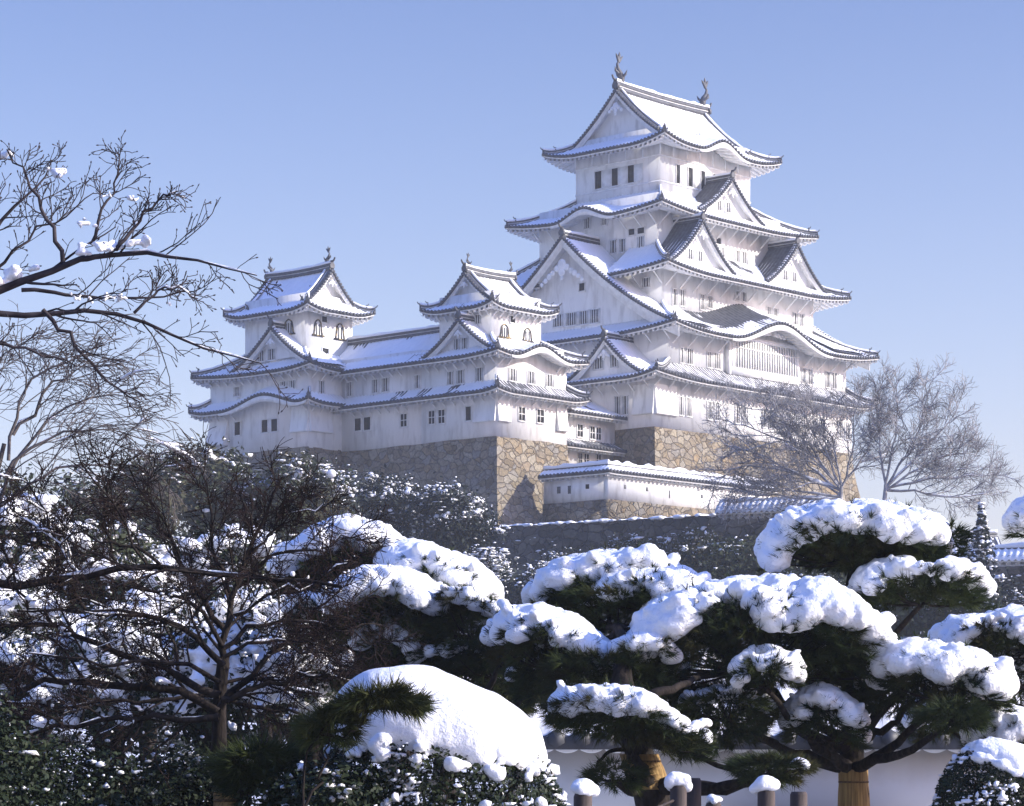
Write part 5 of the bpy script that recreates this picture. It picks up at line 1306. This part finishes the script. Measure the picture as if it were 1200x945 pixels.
# left pine, trunk hidden behind the clipped shrub
bL = (at(520, 860, 34)[0], 34.0, 0.0)
pine('pine_tree', 'broad pine with heaped snowy boughs behind the round snow covered shrub', bL,
     [at(520, 860, 34), at(522, 800, 34), at(510, 740, 34.2), at(500, 690, 34.4), at(470, 640, 34.6)], 0.2, 0.05,
     [dict(spine=[(325, 640), (370, 618), (410, 602), (450, 612), (482, 640)], Y=35, snow_px=44, fol_px=44, b=0.9, lump=0.16),
      dict(spine=[(452, 634), (500, 636), (545, 650), (574, 668)], Y=34, snow_px=44, fol_px=44, b=0.9, lump=0.16),
      dict(spine=[(385, 684), (420, 664), (470, 664), (515, 684)], Y=33, snow_px=40, fol_px=60, b=0.85, lump=0.15),
      dict(spine=[(500, 690), (540, 686), (580, 704), (606, 730)], Y=33, snow_px=16, fol_px=70, b=0.8, lump=0.10, dens=0.4),
      dict(spine=[(572, 728), (595, 726), (622, 740)], Y=31.5, snow_px=20, fol_px=40, b=0.5, lump=0.11),
      dict(spine=[(420, 730), (455, 724), (492, 742)], Y=33.4, snow_px=26, fol_px=50, b=0.8, lump=0.12, dens=0.4),
      dict(spine=[(430, 690), (480, 690), (540, 700)], Y=33.6, snow_px=10, fol_px=70, b=0.9, snow=False),
      dict(spine=[(350, 660), (400, 650), (450, 660)], Y=35.2, snow_px=10, fol_px=60, b=0.9, snow=False),
      dict(spine=[(340, 700), (370, 690), (410, 705)], Y=34.6, snow_px=26, fol_px=50, b=0.8, lump=0.12, dens=0.6, gap=0.45),
      dict(spine=[(480, 760), (540, 745), (600, 765)], Y=33.4, snow_px=16, fol_px=60, b=0.8, lump=0.09, dens=0.3, gap=0.52),
      dict(spine=[(520, 752), (570, 746), (640, 775)], Y=33, snow_px=10, fol_px=60, b=0.8, snow=False),
      dict(spine=[(400, 790), (440, 770), (500, 776)], Y=34, snow_px=8, fol_px=60, b=0.8, snow=False),
      dict(spine=[(600, 775), (625, 764), (655, 778)], Y=31, snow_px=20, fol_px=36, b=0.5, lump=0.09, dens=0.4)])
# far right pine, mostly beyond the frame
bF = (at(1235, 860, 33)[0], 33.0, 0.0)
pine('pine_tree', 'pine half out of view at the right edge with round snow loaded boughs', bF,
     [at(1235, 860, 33), at(1230, 780, 33), at(1240, 700, 33), at(1232, 600, 33)], 0.17, 0.05,
     [dict(spine=[(1097, 726), (1130, 714), (1180, 712), (1240, 716)], Y=33, snow_px=40, fol_px=34, b=0.8, lump=0.14),
      dict(spine=[(1190, 588), (1215, 574), (1260, 590)], Y=30, snow_px=34, fol_px=20, b=0.5, lump=0.13),
      dict(spine=[(1060, 822), (1105, 800), (1165, 812)], Y=34, snow_px=26, fol_px=40, b=0.7, lump=0.12, dens=0.7),
      dict(spine=[(1140, 836), (1175, 822), (1230, 840)], Y=29, snow_px=46, fol_px=30, b=0.6, lump=0.12, dens=0.8),
      dict(spine=[(1120, 770), (1170, 760), (1230, 772)], Y=34, snow_px=16, fol_px=60, b=0.7, lump=0.10, dens=0.5)])
# little pine at the bottom left
bS = (at(266, 945, 20)[0], 20.0, 0.0)
pine('pine_tree', 'small young pine with long drooping needles above a short straw wrap', bS,
     [at(266, 945, 20), at(268, 915, 20), at(285, 890, 20), at(310, 870, 20)], 0.075, 0.03,
     [dict(spine=[(262, 890), (300, 872), (345, 876)], Y=20, snow_px=10, fol_px=44, b=0.35, snow=False, tuft=1.6, needle_len=0.16),
      dict(spine=[(268, 888), (285, 882), (300, 890)], Y=19.8, snow_px=14, fol_px=14, b=0.16, lump=0.05, dens=0.5, tuft=1.0, needle_len=0.16),
      dict(spine=[(328, 920), (345, 912), (358, 922)], Y=19.8, snow_px=12, fol_px=22, b=0.16, lump=0.045, dens=0.5, tuft=1.4, needle_len=0.16)])
straw_wrap(at(266, 975, 20), at(266, 929, 20), 0.105, 0.10, 'short golden straw mat round the thin trunk at bottom left')

bN = (at(352, 945, 18.4)[0], 18.4, 0.0)
pine('pine_sapling', 'pine sapling whose olive needle bough overlaps the snowy dome from the left', bN, [at(352, 920, 18.4), at(362, 870, 18.4), at(385, 842, 18.4)], 0.012, 0.008,
     [dict(spine=[(392, 834), (425, 814), (455, 806), (488, 822)], Y=18.4, snow_px=5, fol_px=13, b=0.2, snow=False, tuft=1.7, needle_len=0.13),
      dict(spine=[(360, 850), (385, 836), (415, 842)], Y=18.5, snow_px=5, fol_px=22, b=0.22, snow=False, tuft=1.3, needle_len=0.13)], cat='pine sapling')

# ------------------------------------------------------------------ clipped shrubs
def dome_shrub(c, r, label, snow_rim, leafn, size, snow=0.05, thick=0.10, name='clipped_shrub', tilt=0.0, pw=2.0):
    """a tight clipped dome of small leaves; snow_rim(az) gives how far down (0 top .. 1 equator) the cap reaches"""
    c = np.asarray(c, float); r = np.asarray(r, float)
    root = thing(name, (c[0], c[1], 0), label, 'clipped shrub')
    def form(d, k=1.0, add=0.0):
        q = d / ((np.abs(d) ** pw).sum(-1, keepdims=True) ** (1 / pw))        # a squarer dome than an ellipsoid
        P = c + q * r * k + d * add
        P[..., 2] -= tilt * (P[..., 0] - c[0]) * np.clip((P[..., 2] - c[2] * 0.5) / r[2], 0, 1)
        return P
    lf = MB(); n = leafn
    d = rng.normal(0, 1, (n, 3)); d[:, 2] = np.abs(d[:, 2]) * 1.0 - 0.35; d /= np.linalg.norm(d, axis=1)[:, None]
    k = 1 + 0.05 * (vnoise(d[:, 0] * 5 + 3, d[:, 2] * 5 + d[:, 1] * 4, 51) - 0.5)
    P = form(d, ((0.86 + 0.16 * rng.random(n) ** 0.5) * k)[:, None])
    P[:, 2] = np.maximum(P[:, 2], 0.02)
    leaves(lf, P, d + [0, 0, 0.4], size, 0.8); lf.build('crown', M['leaf'], root)
    tr = MB(); tubes(tr, np.stack([resample([(c[0], c[1], 0), (c[0] + 0.1 * cos(q), c[1] + 0.1 * sin(q), c[2] * 0.5), (c[0] + r[0] * 0.6 * cos(q), c[1] + r[1] * 0.6 * sin(q), c[2] + r[2] * 0.4)], 6) for q in np.arange(7)]), np.broadcast_to(np.linspace(0.035, 0.01, 6), (7, 6)), 5)
    tr.build('trunk', M['bark'], root)
    if snow_rim is not None:
        az = np.linspace(0, 2 * pi, 97); s = np.linspace(0, 1, 26)
        rim = snow_rim(az) + 0.16 * (fbm(np.cos(az) * 3 + 5, np.sin(az) * 3 + 5, 61) - 0.5) + 0.09 * (vnoise(az * 6, az * 0, 62) - 0.5)
        th = rim[:, None] * s[None] * pi / 2
        lump_ = (fbm(np.cos(az)[:, None] * s * 1.6 + 9, np.sin(az)[:, None] * s * 1.6 + 4, 66) - 0.5)[..., None]
        t = thick * (np.clip((1 - s) / 0.16, 0, 1) ** 0.5)[None] * (0.85 + 0.3 * fbm(np.cos(az)[:, None] * s * 3, np.sin(az)[:, None] * s * 3, 63)) - 0.015 * (s[None] > 0.97)
        dd = np.stack([np.sin(th) * np.cos(az)[:, None], np.sin(th) * np.sin(az)[:, None], np.cos(th)], -1)
        Pm = form(dd, 1.0 + 0.10 * lump_, t[..., None])
        sn = MB(); sn.grid(Pm); sn.build('snow', M['snow'], root, smooth=True)
        # loose clots along the rim
        m = 90; a = rng.random(m) * 2 * pi; rr = np.interp(a, az, rim) * (0.97 + 0.12 * rng.random(m)) * pi / 2
        dq = np.stack([np.sin(rr) * np.cos(a), np.sin(rr) * np.sin(a), np.cos(rr)], 1)
        merge_snow('snow_clots', form(dq, 1.01), 0.03 + 0.06 * rng.random(m) ** 1.5, root, voxel=0.025, rough=0.012)
    if snow:
        q = rng.random(n) < snow * np.clip((vnoise(P[:, 0] * 5, P[:, 2] * 5 + P[:, 1] * 4, 64) - 0.35) * 3, 0, 2)
        sn = MB(); C = P[q] + d[q] * 0.02; balls(sn, C, 0.012 + 0.032 * rng.random(len(C)) ** 2, (1, 1, 0.7), ICO0, jit=0.25, aniso=0.5)
        sn.build('snow_flecks', M['snow'], root, smooth=True)
    return root
cm = at(524, 905, 20)
dome_shrub((cm[0], 20.0, 0.80), (0.92, 0.95, 1.17), 'round clipped shrub under a smooth heavy dome of snow', lambda az: 0.64 - 0.07 * np.cos(az) - 0.0 * np.sin(az), 26000, 0.022, 0.10, 0.11, tilt=0.32, pw=2.4)
cr = at(1165, 925, 27)
dome_shrub((cr[0], 27.0, 0.78), (0.62, 0.62, 0.72), 'small ball shaped clipped shrub at the right edge with patchy snow', lambda az: 0.5 + 0.22 * np.cos(az), 14000, 0.022, 0.08, 0.07)
for u, Y, rx, zt, lab in ((60, 21, 0.85, 1.55, 'dark leafy shrub in the bottom left corner flecked with snow'), (185, 22, 0.7, 1.5, 'dark leafy shrub left of the small straw wrapped trunk'), (375, 19.5, 0.55, 1.35, 'dark leafy shrub between the young pine and the snowy dome'), (-60, 20, 0.7, 1.9, 'dark leafy shrub cut by the left edge')):
    x = at(u, 900, Y)[0]
    leafy('leafy_shrub', (x, Y, 0), lab, 'shrub', [((x, Y, zt * 0.5), (rx, rx * 0.9, zt * 0.5)), ((x + 0.2, Y - 0.2, zt * 0.62), (rx * 0.7, rx * 0.7, zt * 0.4))], 17000, 0.026, M['leaf'], snow=0.05, snow_size=0.035, trunk_r=0.03, clump=1.2, flat=0.6)
# ------------------------------------------------------------------ bare trees in front
M['bark_grey'] = noisy('grey_cherry_bark', (0.028, 0.024, 0.026), (0.07, 0.06, 0.062), 9, 0.9, spec=0.1)
def L_(pts, Y, a, b): return ([at(u, v, Y if len(q) == 0 else q[0]) for u, v, *q in pts], a, b)
Y = 16.0
bu = (at(-260, 860, Y)[0], Y, 0)
grown_tree('bare_tree', bu, 'bare budding tree reaching in from the upper left with snow on its twigs', 'bare tree',
  [([bu, at(-250, 700, Y), at(-215, 560, Y), at(-150, 440, Y), at(-60, 375, Y)], 0.16, 0.075),
   L_([(-80, 378), (0, 338), (33, 326), (74, 309), (136, 293), (186, 294, 15.9), (240, 311, 15.8), (301, 323, 15.7)], Y, 0.032, 0.003),
   L_([(-80, 372), (0, 366), (50, 363), (111, 363), (157, 367), (206, 398), (264, 418), (306, 426)], 15.6, 0.024, 0.003),
   L_([(74, 309), (66, 280), (54, 249), (38, 222), (25, 204), (8, 175)], 16.0, 0.016, 0.004),
   L_([(136, 293), (150, 275), (165, 258), (186, 232), (208, 224)], 15.9, 0.014, 0.004),
   L_([(107, 287), (118, 250), (124, 232), (140, 204), (134, 173)], 16.1, 0.012, 0.003),
   L_([(50, 363), (82, 390), (107, 431), (136, 456), (165, 472)], 15.5, 0.014, 0.004),
   L_([(25, 340), (82, 348), (144, 352), (186, 344), (227, 342)], 16.2, 0.014, 0.004),
   L_([(-70, 340), (-20, 290), (10, 250), (45, 225), (60, 190)], 16.4, 0.02, 0.004),
   L_([(157, 367), (180, 340), (200, 335), (232, 350)], 15.6, 0.010, 0.003),
   L_([(-70, 380), (-10, 400), (40, 412), (90, 430)], 15.2, 0.016, 0.004),
   L_([(-60, 350), (0, 320), (40, 270), (85, 250), (110, 226)], 16.3, 0.014, 0.003)],
  [dict(nchild=10, ang=0.8, lenr=0.28, rr=0.45, bias=(0.12, 0, 0.16), wob=0.15, n=7, fmin=0.25, curl=0.12, rmin=0.003),
   dict(nchild=5, ang=0.75, lenr=0.42, rr=0.6, bias=(0.05, 0, 0.18), wob=0.16, n=5, fmin=0.2, lmin=0.08, rmin=0.0026),
   dict(nchild=1, ang=0.7, lenr=0.4, rr=0.7, bias=(0, 0, 0.12), wob=0.12, n=4, fmin=0.3, lmin=0.05, rmin=0.0022)],
  M['bark_grey'], M['bark_grey'], snow=dict(limb=0.36, tl=1.1, gens=1, amt=0.2, t=1.6, rmin=0.010), limb_n=12, jit=0.012, buds=0.008)
bt = bpy.data.objects['bare_tree']
cl = [(5, 182, 16.4, 7), (67, 203, 16.2, 9), (158, 233, 16, 6), (126, 231, 16, 5), (97, 262, 16, 6), (128, 290, 15.9, 9), (115, 288, 15.9, 8), (150, 286, 15.9, 7), (100, 292, 15.9, 7), (170, 282, 15.9, 6), (20, 322, 16, 9), (4, 326, 16, 10), (88, 349, 16.1, 5), (120, 351, 16.1, 5), (200, 357, 15.6, 4), (40, 314, 16, 6), (108, 352, 16.1, 5), (142, 350, 16.1, 5)]
C, R = [], []
for u, v, y, r in cl:
    for q in range(7): C.append(at(u + rng.normal(0, r * 0.8), v + rng.normal(0, r * 0.45), y + rng.normal(0, 0.03))); R.append(r * 16 / F_PX * (0.35 + 0.45 * rng.random()))
merge_snow('snow_clots', np.array(C), np.array(R), bt, voxel=0.013, rough=0.006, smooth_it=4)

# dark spreading tree across the lower left
Y = 22.0; bd = (at(258, 860, Y)[0], Y, 0)
dk, _ = grown_tree('bare_tree', bd, 'dark spreading bare tree with tangled reddish twigs over the lower left', 'bare tree',
  [([bd, at(258, 900, Y), at(256, 850, Y), at(256, 815, Y), at(262, 770, Y)], 0.10, 0.05),
   L_([(400, 688, 20.6), (283, 674, 21), (188, 662, 21.2), (113, 665, 21.3), (85, 679, 21.3), (47, 684, 21.3), (-20, 680, 21.2)], Y, 0.0144, 0.0360),
   L_([(255, 830), (264, 770), (264, 726), (278, 679), (300, 620), (330, 560)], Y, 0.0396, 0.0086),
   L_([(256, 835), (207, 808), (141, 806), (71, 799), (28, 801), (-20, 835)], 21.8, 0.0396, 0.0216),
   L_([(258, 815), (212, 792), (155, 771), (118, 752), (71, 731), (-10, 731)], 21.6, 0.0360, 0.0144),
   L_([(262, 780), (240, 750), (212, 735), (165, 721), (113, 714), (20, 716)], 21.5, 0.0288, 0.0086),
   L_([(258, 830), (283, 801), (320, 764), (358, 726), (400, 690)], 21.4, 0.0324, 0.0072),
   L_([(260, 820), (310, 800), (360, 790), (420, 800)], 21.2, 0.0288, 0.0058),
   L_([(266, 740), (230, 690), (200, 640), (180, 590), (150, 545)], 22.3, 0.0288, 0.0058),
   L_([(275, 690), (320, 650), (370, 640), (430, 625)], 22.2, 0.0202, 0.0043),
   L_([(262, 760), (330, 720), (400, 740), (450, 760)], 20.8, 0.0216, 0.0043),
   L_([(100, 714), (70, 660), (60, 610), (30, 560)], 21.5, 0.0180, 0.0043),
   L_([(60, 731), (20, 690), (0, 640), (-10, 590)], 21.6, 0.0158, 0.0043),
   L_([(140, 665), (120, 620), (130, 570), (110, 530)], 21.4, 0.0158, 0.0036),
   L_([(262, 760), (230, 700), (150, 690), (60, 650)], 21.9, 0.0216, 0.0043), L_([(264, 740), (300, 700), (350, 690), (410, 660)], 21.0, 0.0187, 0.0043),
   L_([(258, 800), (200, 770), (120, 780), (30, 765)], 20.9, 0.0216, 0.0058), L_([(258, 820), (320, 830), (380, 845), (440, 835)], 21.6, 0.0216, 0.0043),
   L_([(263, 770), (310, 745), (380, 770), (430, 790)], 20.6, 0.0180, 0.0036), L_([(270, 700), (245, 640), (250, 590), (230, 540)], 22.4, 0.0187, 0.0036),
   L_([(188, 662), (160, 640), (90, 630), (20, 620)], 21.2, 0.0158, 0.0036), L_([(285, 660), (340, 600), (380, 590)], 22, 0.0144, 0.0029),
   L_([(258, 815), (225, 825), (150, 822), (60, 830), (-10, 820)], 22.4, 0.0216, 0.0072),
   L_([(256, 840), (230, 850), (170, 838), (90, 845), (-10, 870)], 21.0, 0.0288, 0.0130)],
  [dict(nchild=11, ang=0.8, lenr=0.38, rr=0.5, bias=(0, -0.1, 0.10), wob=0.17, n=7, fmin=0.1, curl=0.1, rmin=0.005),
   dict(nchild=7, ang=0.75, lenr=0.42, rr=0.55, bias=(0, -0.05, 0.06), wob=0.18, n=5, fmin=0.15, lmin=0.12, rmin=0.0033),
   dict(nchild=5, ang=0.8, lenr=0.55, rr=0.65, bias=(0, 0, 0.0), wob=0.18, n=4, fmin=0.2, lmin=0.14, rmin=0.0028)],
  M['bark'], M['twig'], snow=dict(limb=0.5, tl=0.85, gens=1, amt=0.28, t=1.8, rmin=0.012), limb_n=12, jit=0.02)
C, R = [], []
for q in range(110):
    u, v = rng.uniform(-10, 420), rng.uniform(610, 860); r = rng.uniform(3, 8)
    for w in range(5): C.append(at(u + rng.normal(0, r), v + rng.normal(0, r * 0.5), 21.6 + rng.normal(0, 0.1))); R.append(r * 21.6 / F_PX * (0.4 + 0.5 * rng.random()))
# the clots sit on real twigs: move each to its nearest branch point
tips = _[0][:, 2]
C = np.array(C); idx = np.array([np.argmin(((tips[:, [0, 2]] - c[[0, 2]]) ** 2).sum(1)) for c in C])
merge_snow('snow_clots', tips[idx] + [0, 0, 0.02] + rng.normal(0, 0.02, C.shape), np.array(R) * 0.8, dk, voxel=0.028, rough=0.012)

# fine drooping tree on the left, further back
Y = 30.0; bw_ = (at(-20, 860, Y)[0], Y, 0)
grown_tree('bare_tree', bw_, 'fine twigged drooping bare tree at the left edge against the sky', 'bare tree',
  [([bw_, at(-20, 760, Y), at(-25, 640, Y), at(-10, 570, Y), at(5, 520, Y)], 0.10, 0.025),
   L_([(-10, 620), (20, 540), (60, 480), (110, 455), (165, 468)], Y, 0.026, 0.005),
   L_([(5, 560), (40, 520), (90, 500), (140, 500), (185, 520)], 29.6, 0.022, 0.005),
   L_([(-10, 600), (30, 570), (80, 545), (140, 540), (190, 560)], 29.4, 0.022, 0.005),
   L_([(10, 540), (15, 480), (40, 440), (90, 410), (150, 425)], 30.3, 0.022, 0.005),
   L_([(0, 560), (-20, 480), (0, 420), (40, 395)], 30.5, 0.02, 0.005),
   L_([(15, 510), (50, 470), (75, 440), (120, 425)], 30.8, 0.025, 0.005)],
  [dict(nchild=11, ang=0.6, lenr=0.42, rr=0.45, bias=(0.1, 0, 0.02), wob=0.14, n=7, fmin=0.2, curl=-0.06, rmin=0.005),
   dict(nchild=6, ang=0.5, lenr=0.6, rr=0.6, bias=(0.06, 0, -0.12), wob=0.14, n=6, fmin=0.15, lmin=0.2, rmin=0.004, curl=0.3),
   dict(nchild=3, ang=0.5, lenr=0.6, rr=0.7, bias=(0.03, 0, -0.15), wob=0.12, n=5, fmin=0.2, lmin=0.15, rmin=0.0034, curl=0.3)],
  M['twig_far'], M['twig_far'], snow=dict(limb=0.4, tl=1.4, gens=1, amt=0.25, t=2.2, rmin=0.016), limb_n=10, jit=0.03)

# ------------------------------------------------------------------ bare trees below the keep
def far_tree(u, Y, zb, label, limbs):
    b = at(u, 600, Y); base = (b[0], Y, zb)
    grown_tree('bare_tree', base, label, 'bare tree', [([base] + [at(*p, Y) for p in limbs[0]], 0.26, 0.13)] + [L_(l, Y, 0.095, 0.02) for l in limbs[1:]],
      [dict(nchild=13, ang=0.75, lenr=0.42, rr=0.5, bias=(0, 0, 0.12), wob=0.16, n=6, fmin=0.15, curl=0.1, rmin=0.026),
       dict(nchild=11, ang=0.75, lenr=0.48, rr=0.55, bias=(0, 0, 0.10), wob=0.17, n=5, fmin=0.1, lmin=0.8, rmin=0.017),
       dict(nchild=5, ang=0.7, lenr=0.55, rr=0.65, bias=(0, 0, 0.06), wob=0.16, n=4, fmin=0.15, lmin=0.6, rmin=0.011)],
      M['twig_frost'], M['twig_frost'], snow=dict(limb=0.7, tl=0.9, gens=1, amt=0.55, t=0.9, rmin=0.03), limb_n=9, jit=0.08)
far_tree(985, 186, 15.5, 'wide snow dusted bare tree in front of the keep base',
  [[(985, 590), (986, 570)], [(986, 575), (960, 545), (930, 520), (890, 505), (850, 498)], [(984, 580), (950, 560), (910, 548), (870, 545), (840, 552)], [(986, 570), (980, 530), (960, 490), (945, 465)],
   [(986, 572), (1000, 530), (1000, 490), (1010, 460)], [(985, 575), (940, 540), (925, 500), (905, 475)], [(985, 582), (945, 575), (900, 575), (865, 590)], [(986, 570), (1010, 540), (1025, 505), (1035, 480)], [(986, 575), (930, 555), (880, 525), (845, 520)], [(985, 572), (955, 530), (915, 485), (880, 480)], [(984, 585), (930, 585), (880, 575), (835, 575)], [(985, 572), (970, 530), (935, 480), (920, 470)]])
far_tree(1036, 182, 15.0, 'bare tree with a broad open crown right of the keep against the sky',
  [[(1036, 590), (1038, 570)], [(1038, 572), (1060, 540), (1080, 500), (1085, 465), (1090, 450)], [(1038, 575), (1080, 545), (1120, 530), (1150, 535)], [(1037, 570), (1045, 530), (1055, 490), (1050, 450)],
   [(1040, 575), (1090, 575), (1130, 590), (1165, 575)], [(1038, 568), (1030, 520), (1030, 480), (1025, 455)], [(1040, 570), (1085, 525), (1120, 490), (1125, 470)], [(1040, 572), (1095, 560), (1145, 560), (1168, 555)]])

# ------------------------------------------------------------------ evergreens on the castle slope
def slope_tree(u0, u1, v0, v1, Y, label, mat='leaf_far', snow=0.12, n=5200, size=0.2, nb=5, ss=0.2, name='evergreen_tree', clods=0, clod_r=0.3):
    a, b = at(u0, v0, Y), at(u1, v1, Y); cx, cz = (a[0] + b[0]) / 2, (a[2] + b[2]) / 2; rx, rz = (b[0] - a[0]) / 2, (a[2] - b[2]) / 2
    gb = min(gz(cx, Y), b[2])
    blobs = [((cx, Y, cz), (rx * 0.75, rx * 0.75, rz * 0.85))]
    for q in range(nb):
        t = rng.uniform(-1, 1); blobs.append(((cx + t * rx * 0.6, Y + rng.uniform(-1, 1) * rx * 0.5, cz + rng.uniform(-0.5, 0.55) * rz * (1.2 - abs(t) * 0.7)), np.array([0.45, 0.45, 0.36]) * rx * rng.uniform(0.7, 1.1)))
    leafy(name, (cx, Y, gb), label, 'evergreen tree' if name == 'evergreen_tree' else 'ivy' if name == 'wall_ivy' else 'shrub', blobs, n, size, M[mat], snow, ss, trunk_r=0.16, clump=1.0, flat=0.4, clods=clods, clod_r=clod_r)
slope_tree(180, 300, 512, 640, 168, 'grey green evergreen tree below the far left turret corner', n=7000, clods=8, clod_r=0.7)
slope_tree(280, 400, 530, 650, 166, 'olive evergreen tree under the left turret base', n=7000, clods=8, clod_r=0.7)
slope_tree(120, 215, 520, 660, 160, 'evergreen tree furthest left on the castle slope', n=5200)
slope_tree(30, 150, 545, 690, 150, 'evergreen tree on the slope behind the drooping bare tree', n=5200)
slope_tree(-60, 60, 540, 700, 140, 'evergreen tree on the slope cut by the left edge', n=4500)
slope_tree(335, 430, 540, 640, 182, 'dark snow speckled evergreen tree below the left end of the corridor', 'leaf_blue', 0.34, 6500, 0.17, ss=0.16, clods=16, clod_r=0.42)
slope_tree(410, 500, 545, 650, 186, 'dark snow speckled evergreen tree below the middle of the corridor', 'leaf_blue', 0.34, 6500, 0.17, ss=0.16, clods=16, clod_r=0.42)
slope_tree(480, 580, 555, 665, 184, 'dark snow speckled evergreen tree left of the centre turret base corner', 'leaf_blue', 0.34, 7500, 0.17, ss=0.16, clods=20, clod_r=0.42)
slope_tree(545, 600, 640, 720, 176, 'snow speckled bush at the left foot of the terrace wall', 'leaf_blue', 0.4, 3000, 0.17, name='evergreen_bush')
slope_tree(600, 700, 655, 740, 172, 'snow speckled bush under the left part of the terrace wall', 'leaf_blue', 0.35, 3500, 0.17, name='evergreen_bush')
slope_tree(690, 800, 650, 740, 170, 'snow speckled bush under the middle of the terrace wall', 'leaf_blue', 0.3, 3500, 0.17, name='evergreen_bush')
slope_tree(790, 920, 625, 720, 174, 'green ivy like bush climbing the right part of the terrace wall', 'leaf_far', 0.1, 6500, 0.17, name='evergreen_bush')
slope_tree(690, 790, 622, 700, 190, 'dark ivy hanging on the middle of the terrace wall', 'leaf_far', 0.1, 5000, 0.16, name='wall_ivy')
slope_tree(765, 850, 616, 690, 188, 'green ivy hanging from the rim of the terrace wall', 'leaf_far', 0.1, 5000, 0.16, name='wall_ivy')
slope_tree(618, 700, 640, 720, 196, 'thin dark ivy low on the left half of the terrace wall', 'leaf_blue', 0.2, 3500, 0.16, name='wall_ivy')
slope_tree(900, 1010, 640, 740, 168, 'green bush below the bare trees behind the top pine bough', 'leaf_far', 0.15, 4500, 0.17, name='evergreen_bush')
slope_tree(1020, 1130, 668, 760, 160, 'green bush behind the second pine bough on the right', 'leaf_far', 0.2, 4500, 0.17, name='evergreen_bush')
slope_tree(1110, 1230, 672, 760, 158, 'snow speckled bush under the low right terrace wall', 'leaf_blue', 0.35, 4500, 0.17, name='evergreen_bush')
# rows of shrubs between the pines and the slope
for i, (u0, u1, v0, v1, Y, sn_, lab) in enumerate([(-40, 120, 690, 860, 50, 0.5, 'snow covered bush at the far left behind the dark bare tree'), (90, 260, 680, 850, 52, 0.55, 'snow covered bush behind the trunk of the dark bare tree'), (230, 400, 670, 840, 54, 0.5, 'snow covered bush left of the broad pine'),
        (380, 560, 730, 850, 58, 0.15, 'dark bush in shade under the broad pine'), (560, 720, 730, 860, 60, 0.2, 'dark bush behind the leaning pine trunk'), (700, 880, 740, 860, 60, 0.25, 'dark bush between the two straw wrapped pines'), (860, 1030, 760, 850, 60, 0.35, 'dark bush above the garden wall behind the right pine'), (1030, 1230, 760, 850, 62, 0.4, 'dark bush above the garden wall at the right edge')]):
    slope_tree(u0, u1, v0, v1, Y, lab, 'leaf', sn_ * 0.3, 7000, 0.07, 5, 0.07, name='garden_bush', clods=int(85 * sn_), clod_r=0.33)
for i, (u0, u1, v0, v1, Y, sn_, lab) in enumerate([(-60, 90, 640, 900, 36, 0.3, 'dense dark evergreen bush at the left edge behind the spreading branches'), (60, 210, 700, 900, 34, 0.32, 'dense dark evergreen bush left of the dark tree trunk'), (180, 330, 715, 900, 35, 0.3, 'dense dark evergreen bush right behind the dark tree trunk'), (300, 440, 700, 900, 37, 0.25, 'dense dark evergreen bush left of the snowy dome'),
        (-50, 60, 560, 700, 60, 0.12, 'tall brownish evergreen at the left edge under the drooping branches'), (60, 190, 600, 740, 62, 0.2, 'tall dark evergreen behind the spreading branches'), (180, 340, 610, 740, 64, 0.2, 'tall dark evergreen under the left turret')]):
    slope_tree(u0, u1, v0, v1, Y, lab, 'leaf' if i < 4 else 'leaf_far', sn_, 9000, 0.05 if i < 4 else 0.08, 6, 0.055 if i < 4 else 0.08, name='evergreen_bush' if i < 4 else 'evergreen_tree', clods=48 if i < 4 else 26, clod_r=0.24 if i < 4 else 0.45)
# two small conifers on the right skyline
def conifer(u, v0, v1, Y, w, label):
    p = at(u, v1, Y); top = at(u, v0, Y); h = top[2] - p[2]
    root = thing('conifer', (p[0], Y, p[2] - 2), label, 'conifer')
    t = MB(); tubes(t, np.array([[p - [0, 0, 2], (p + top) / 2, top]]), np.array([[0.12, 0.08, 0.02]]), 5); t.build('trunk', M['bark'], root)
    lf, sn = MB(), MB(); m = 1100
    s = rng.random(m) ** 0.8; tier = np.clip(0.55 * (np.floor(s * 9) / 9 + 0.07 * rng.random(m)) + 0.45 * s, 0, 1); a = rng.random(m) * 2 * pi
    r = w * (1.05 - tier) * rng.random(m) ** 0.6 * (0.6 + 0.8 * vnoise(a * 1.3 + tier * 9, tier * 7, 81))
    P = np.stack([p[0] + r * np.cos(a), Y + r * np.sin(a), p[2] + h * tier - r * 0.35], 1)
    leaves(lf, P, np.stack([np.cos(a), np.sin(a), 0 * a + 0.8], 1), 0.16); lf.build('crown', M['leaf_blue'], root)
    q = rng.random(m) < 0.2; balls(sn, P[q] + [0, 0, 0.07], 0.05 + 0.12 * rng.random(q.sum()), (1, 1, 0.5), ICO0, jit=0.2); sn.build('snow', M['snow'], root, smooth=True)
conifer(1150, 588, 665, 150, 0.95, 'slender dark conifer on the right skyline'); conifer(1129, 632, 665, 151, 0.5, 'tiny pointed conifer beside the slender one')
# ------------------------------------------------------------------ thin winter haze over the whole place
hz = MB(); hz.box(-3100, 3100, -320, 3760, -1.5, 74)
hm = bpy.data.materials.new('pale_haze'); hm.use_nodes = True; hn = hm.node_tree; hn.nodes.clear()
ho = hn.nodes.new('ShaderNodeOutputMaterial'); hv = hn.nodes.new('ShaderNodeVolumePrincipled')
hv.inputs['Density'].default_value = 0.00036; hv.inputs['Color'].default_value = (0.82, 0.89, 1.0, 1)
hn.links.new(hv.outputs[0], ho.inputs['Volume'])
o = hz.build('haze', hm); tag(o, 'thin pale haze between the garden and the castle', 'haze', kind='stuff')
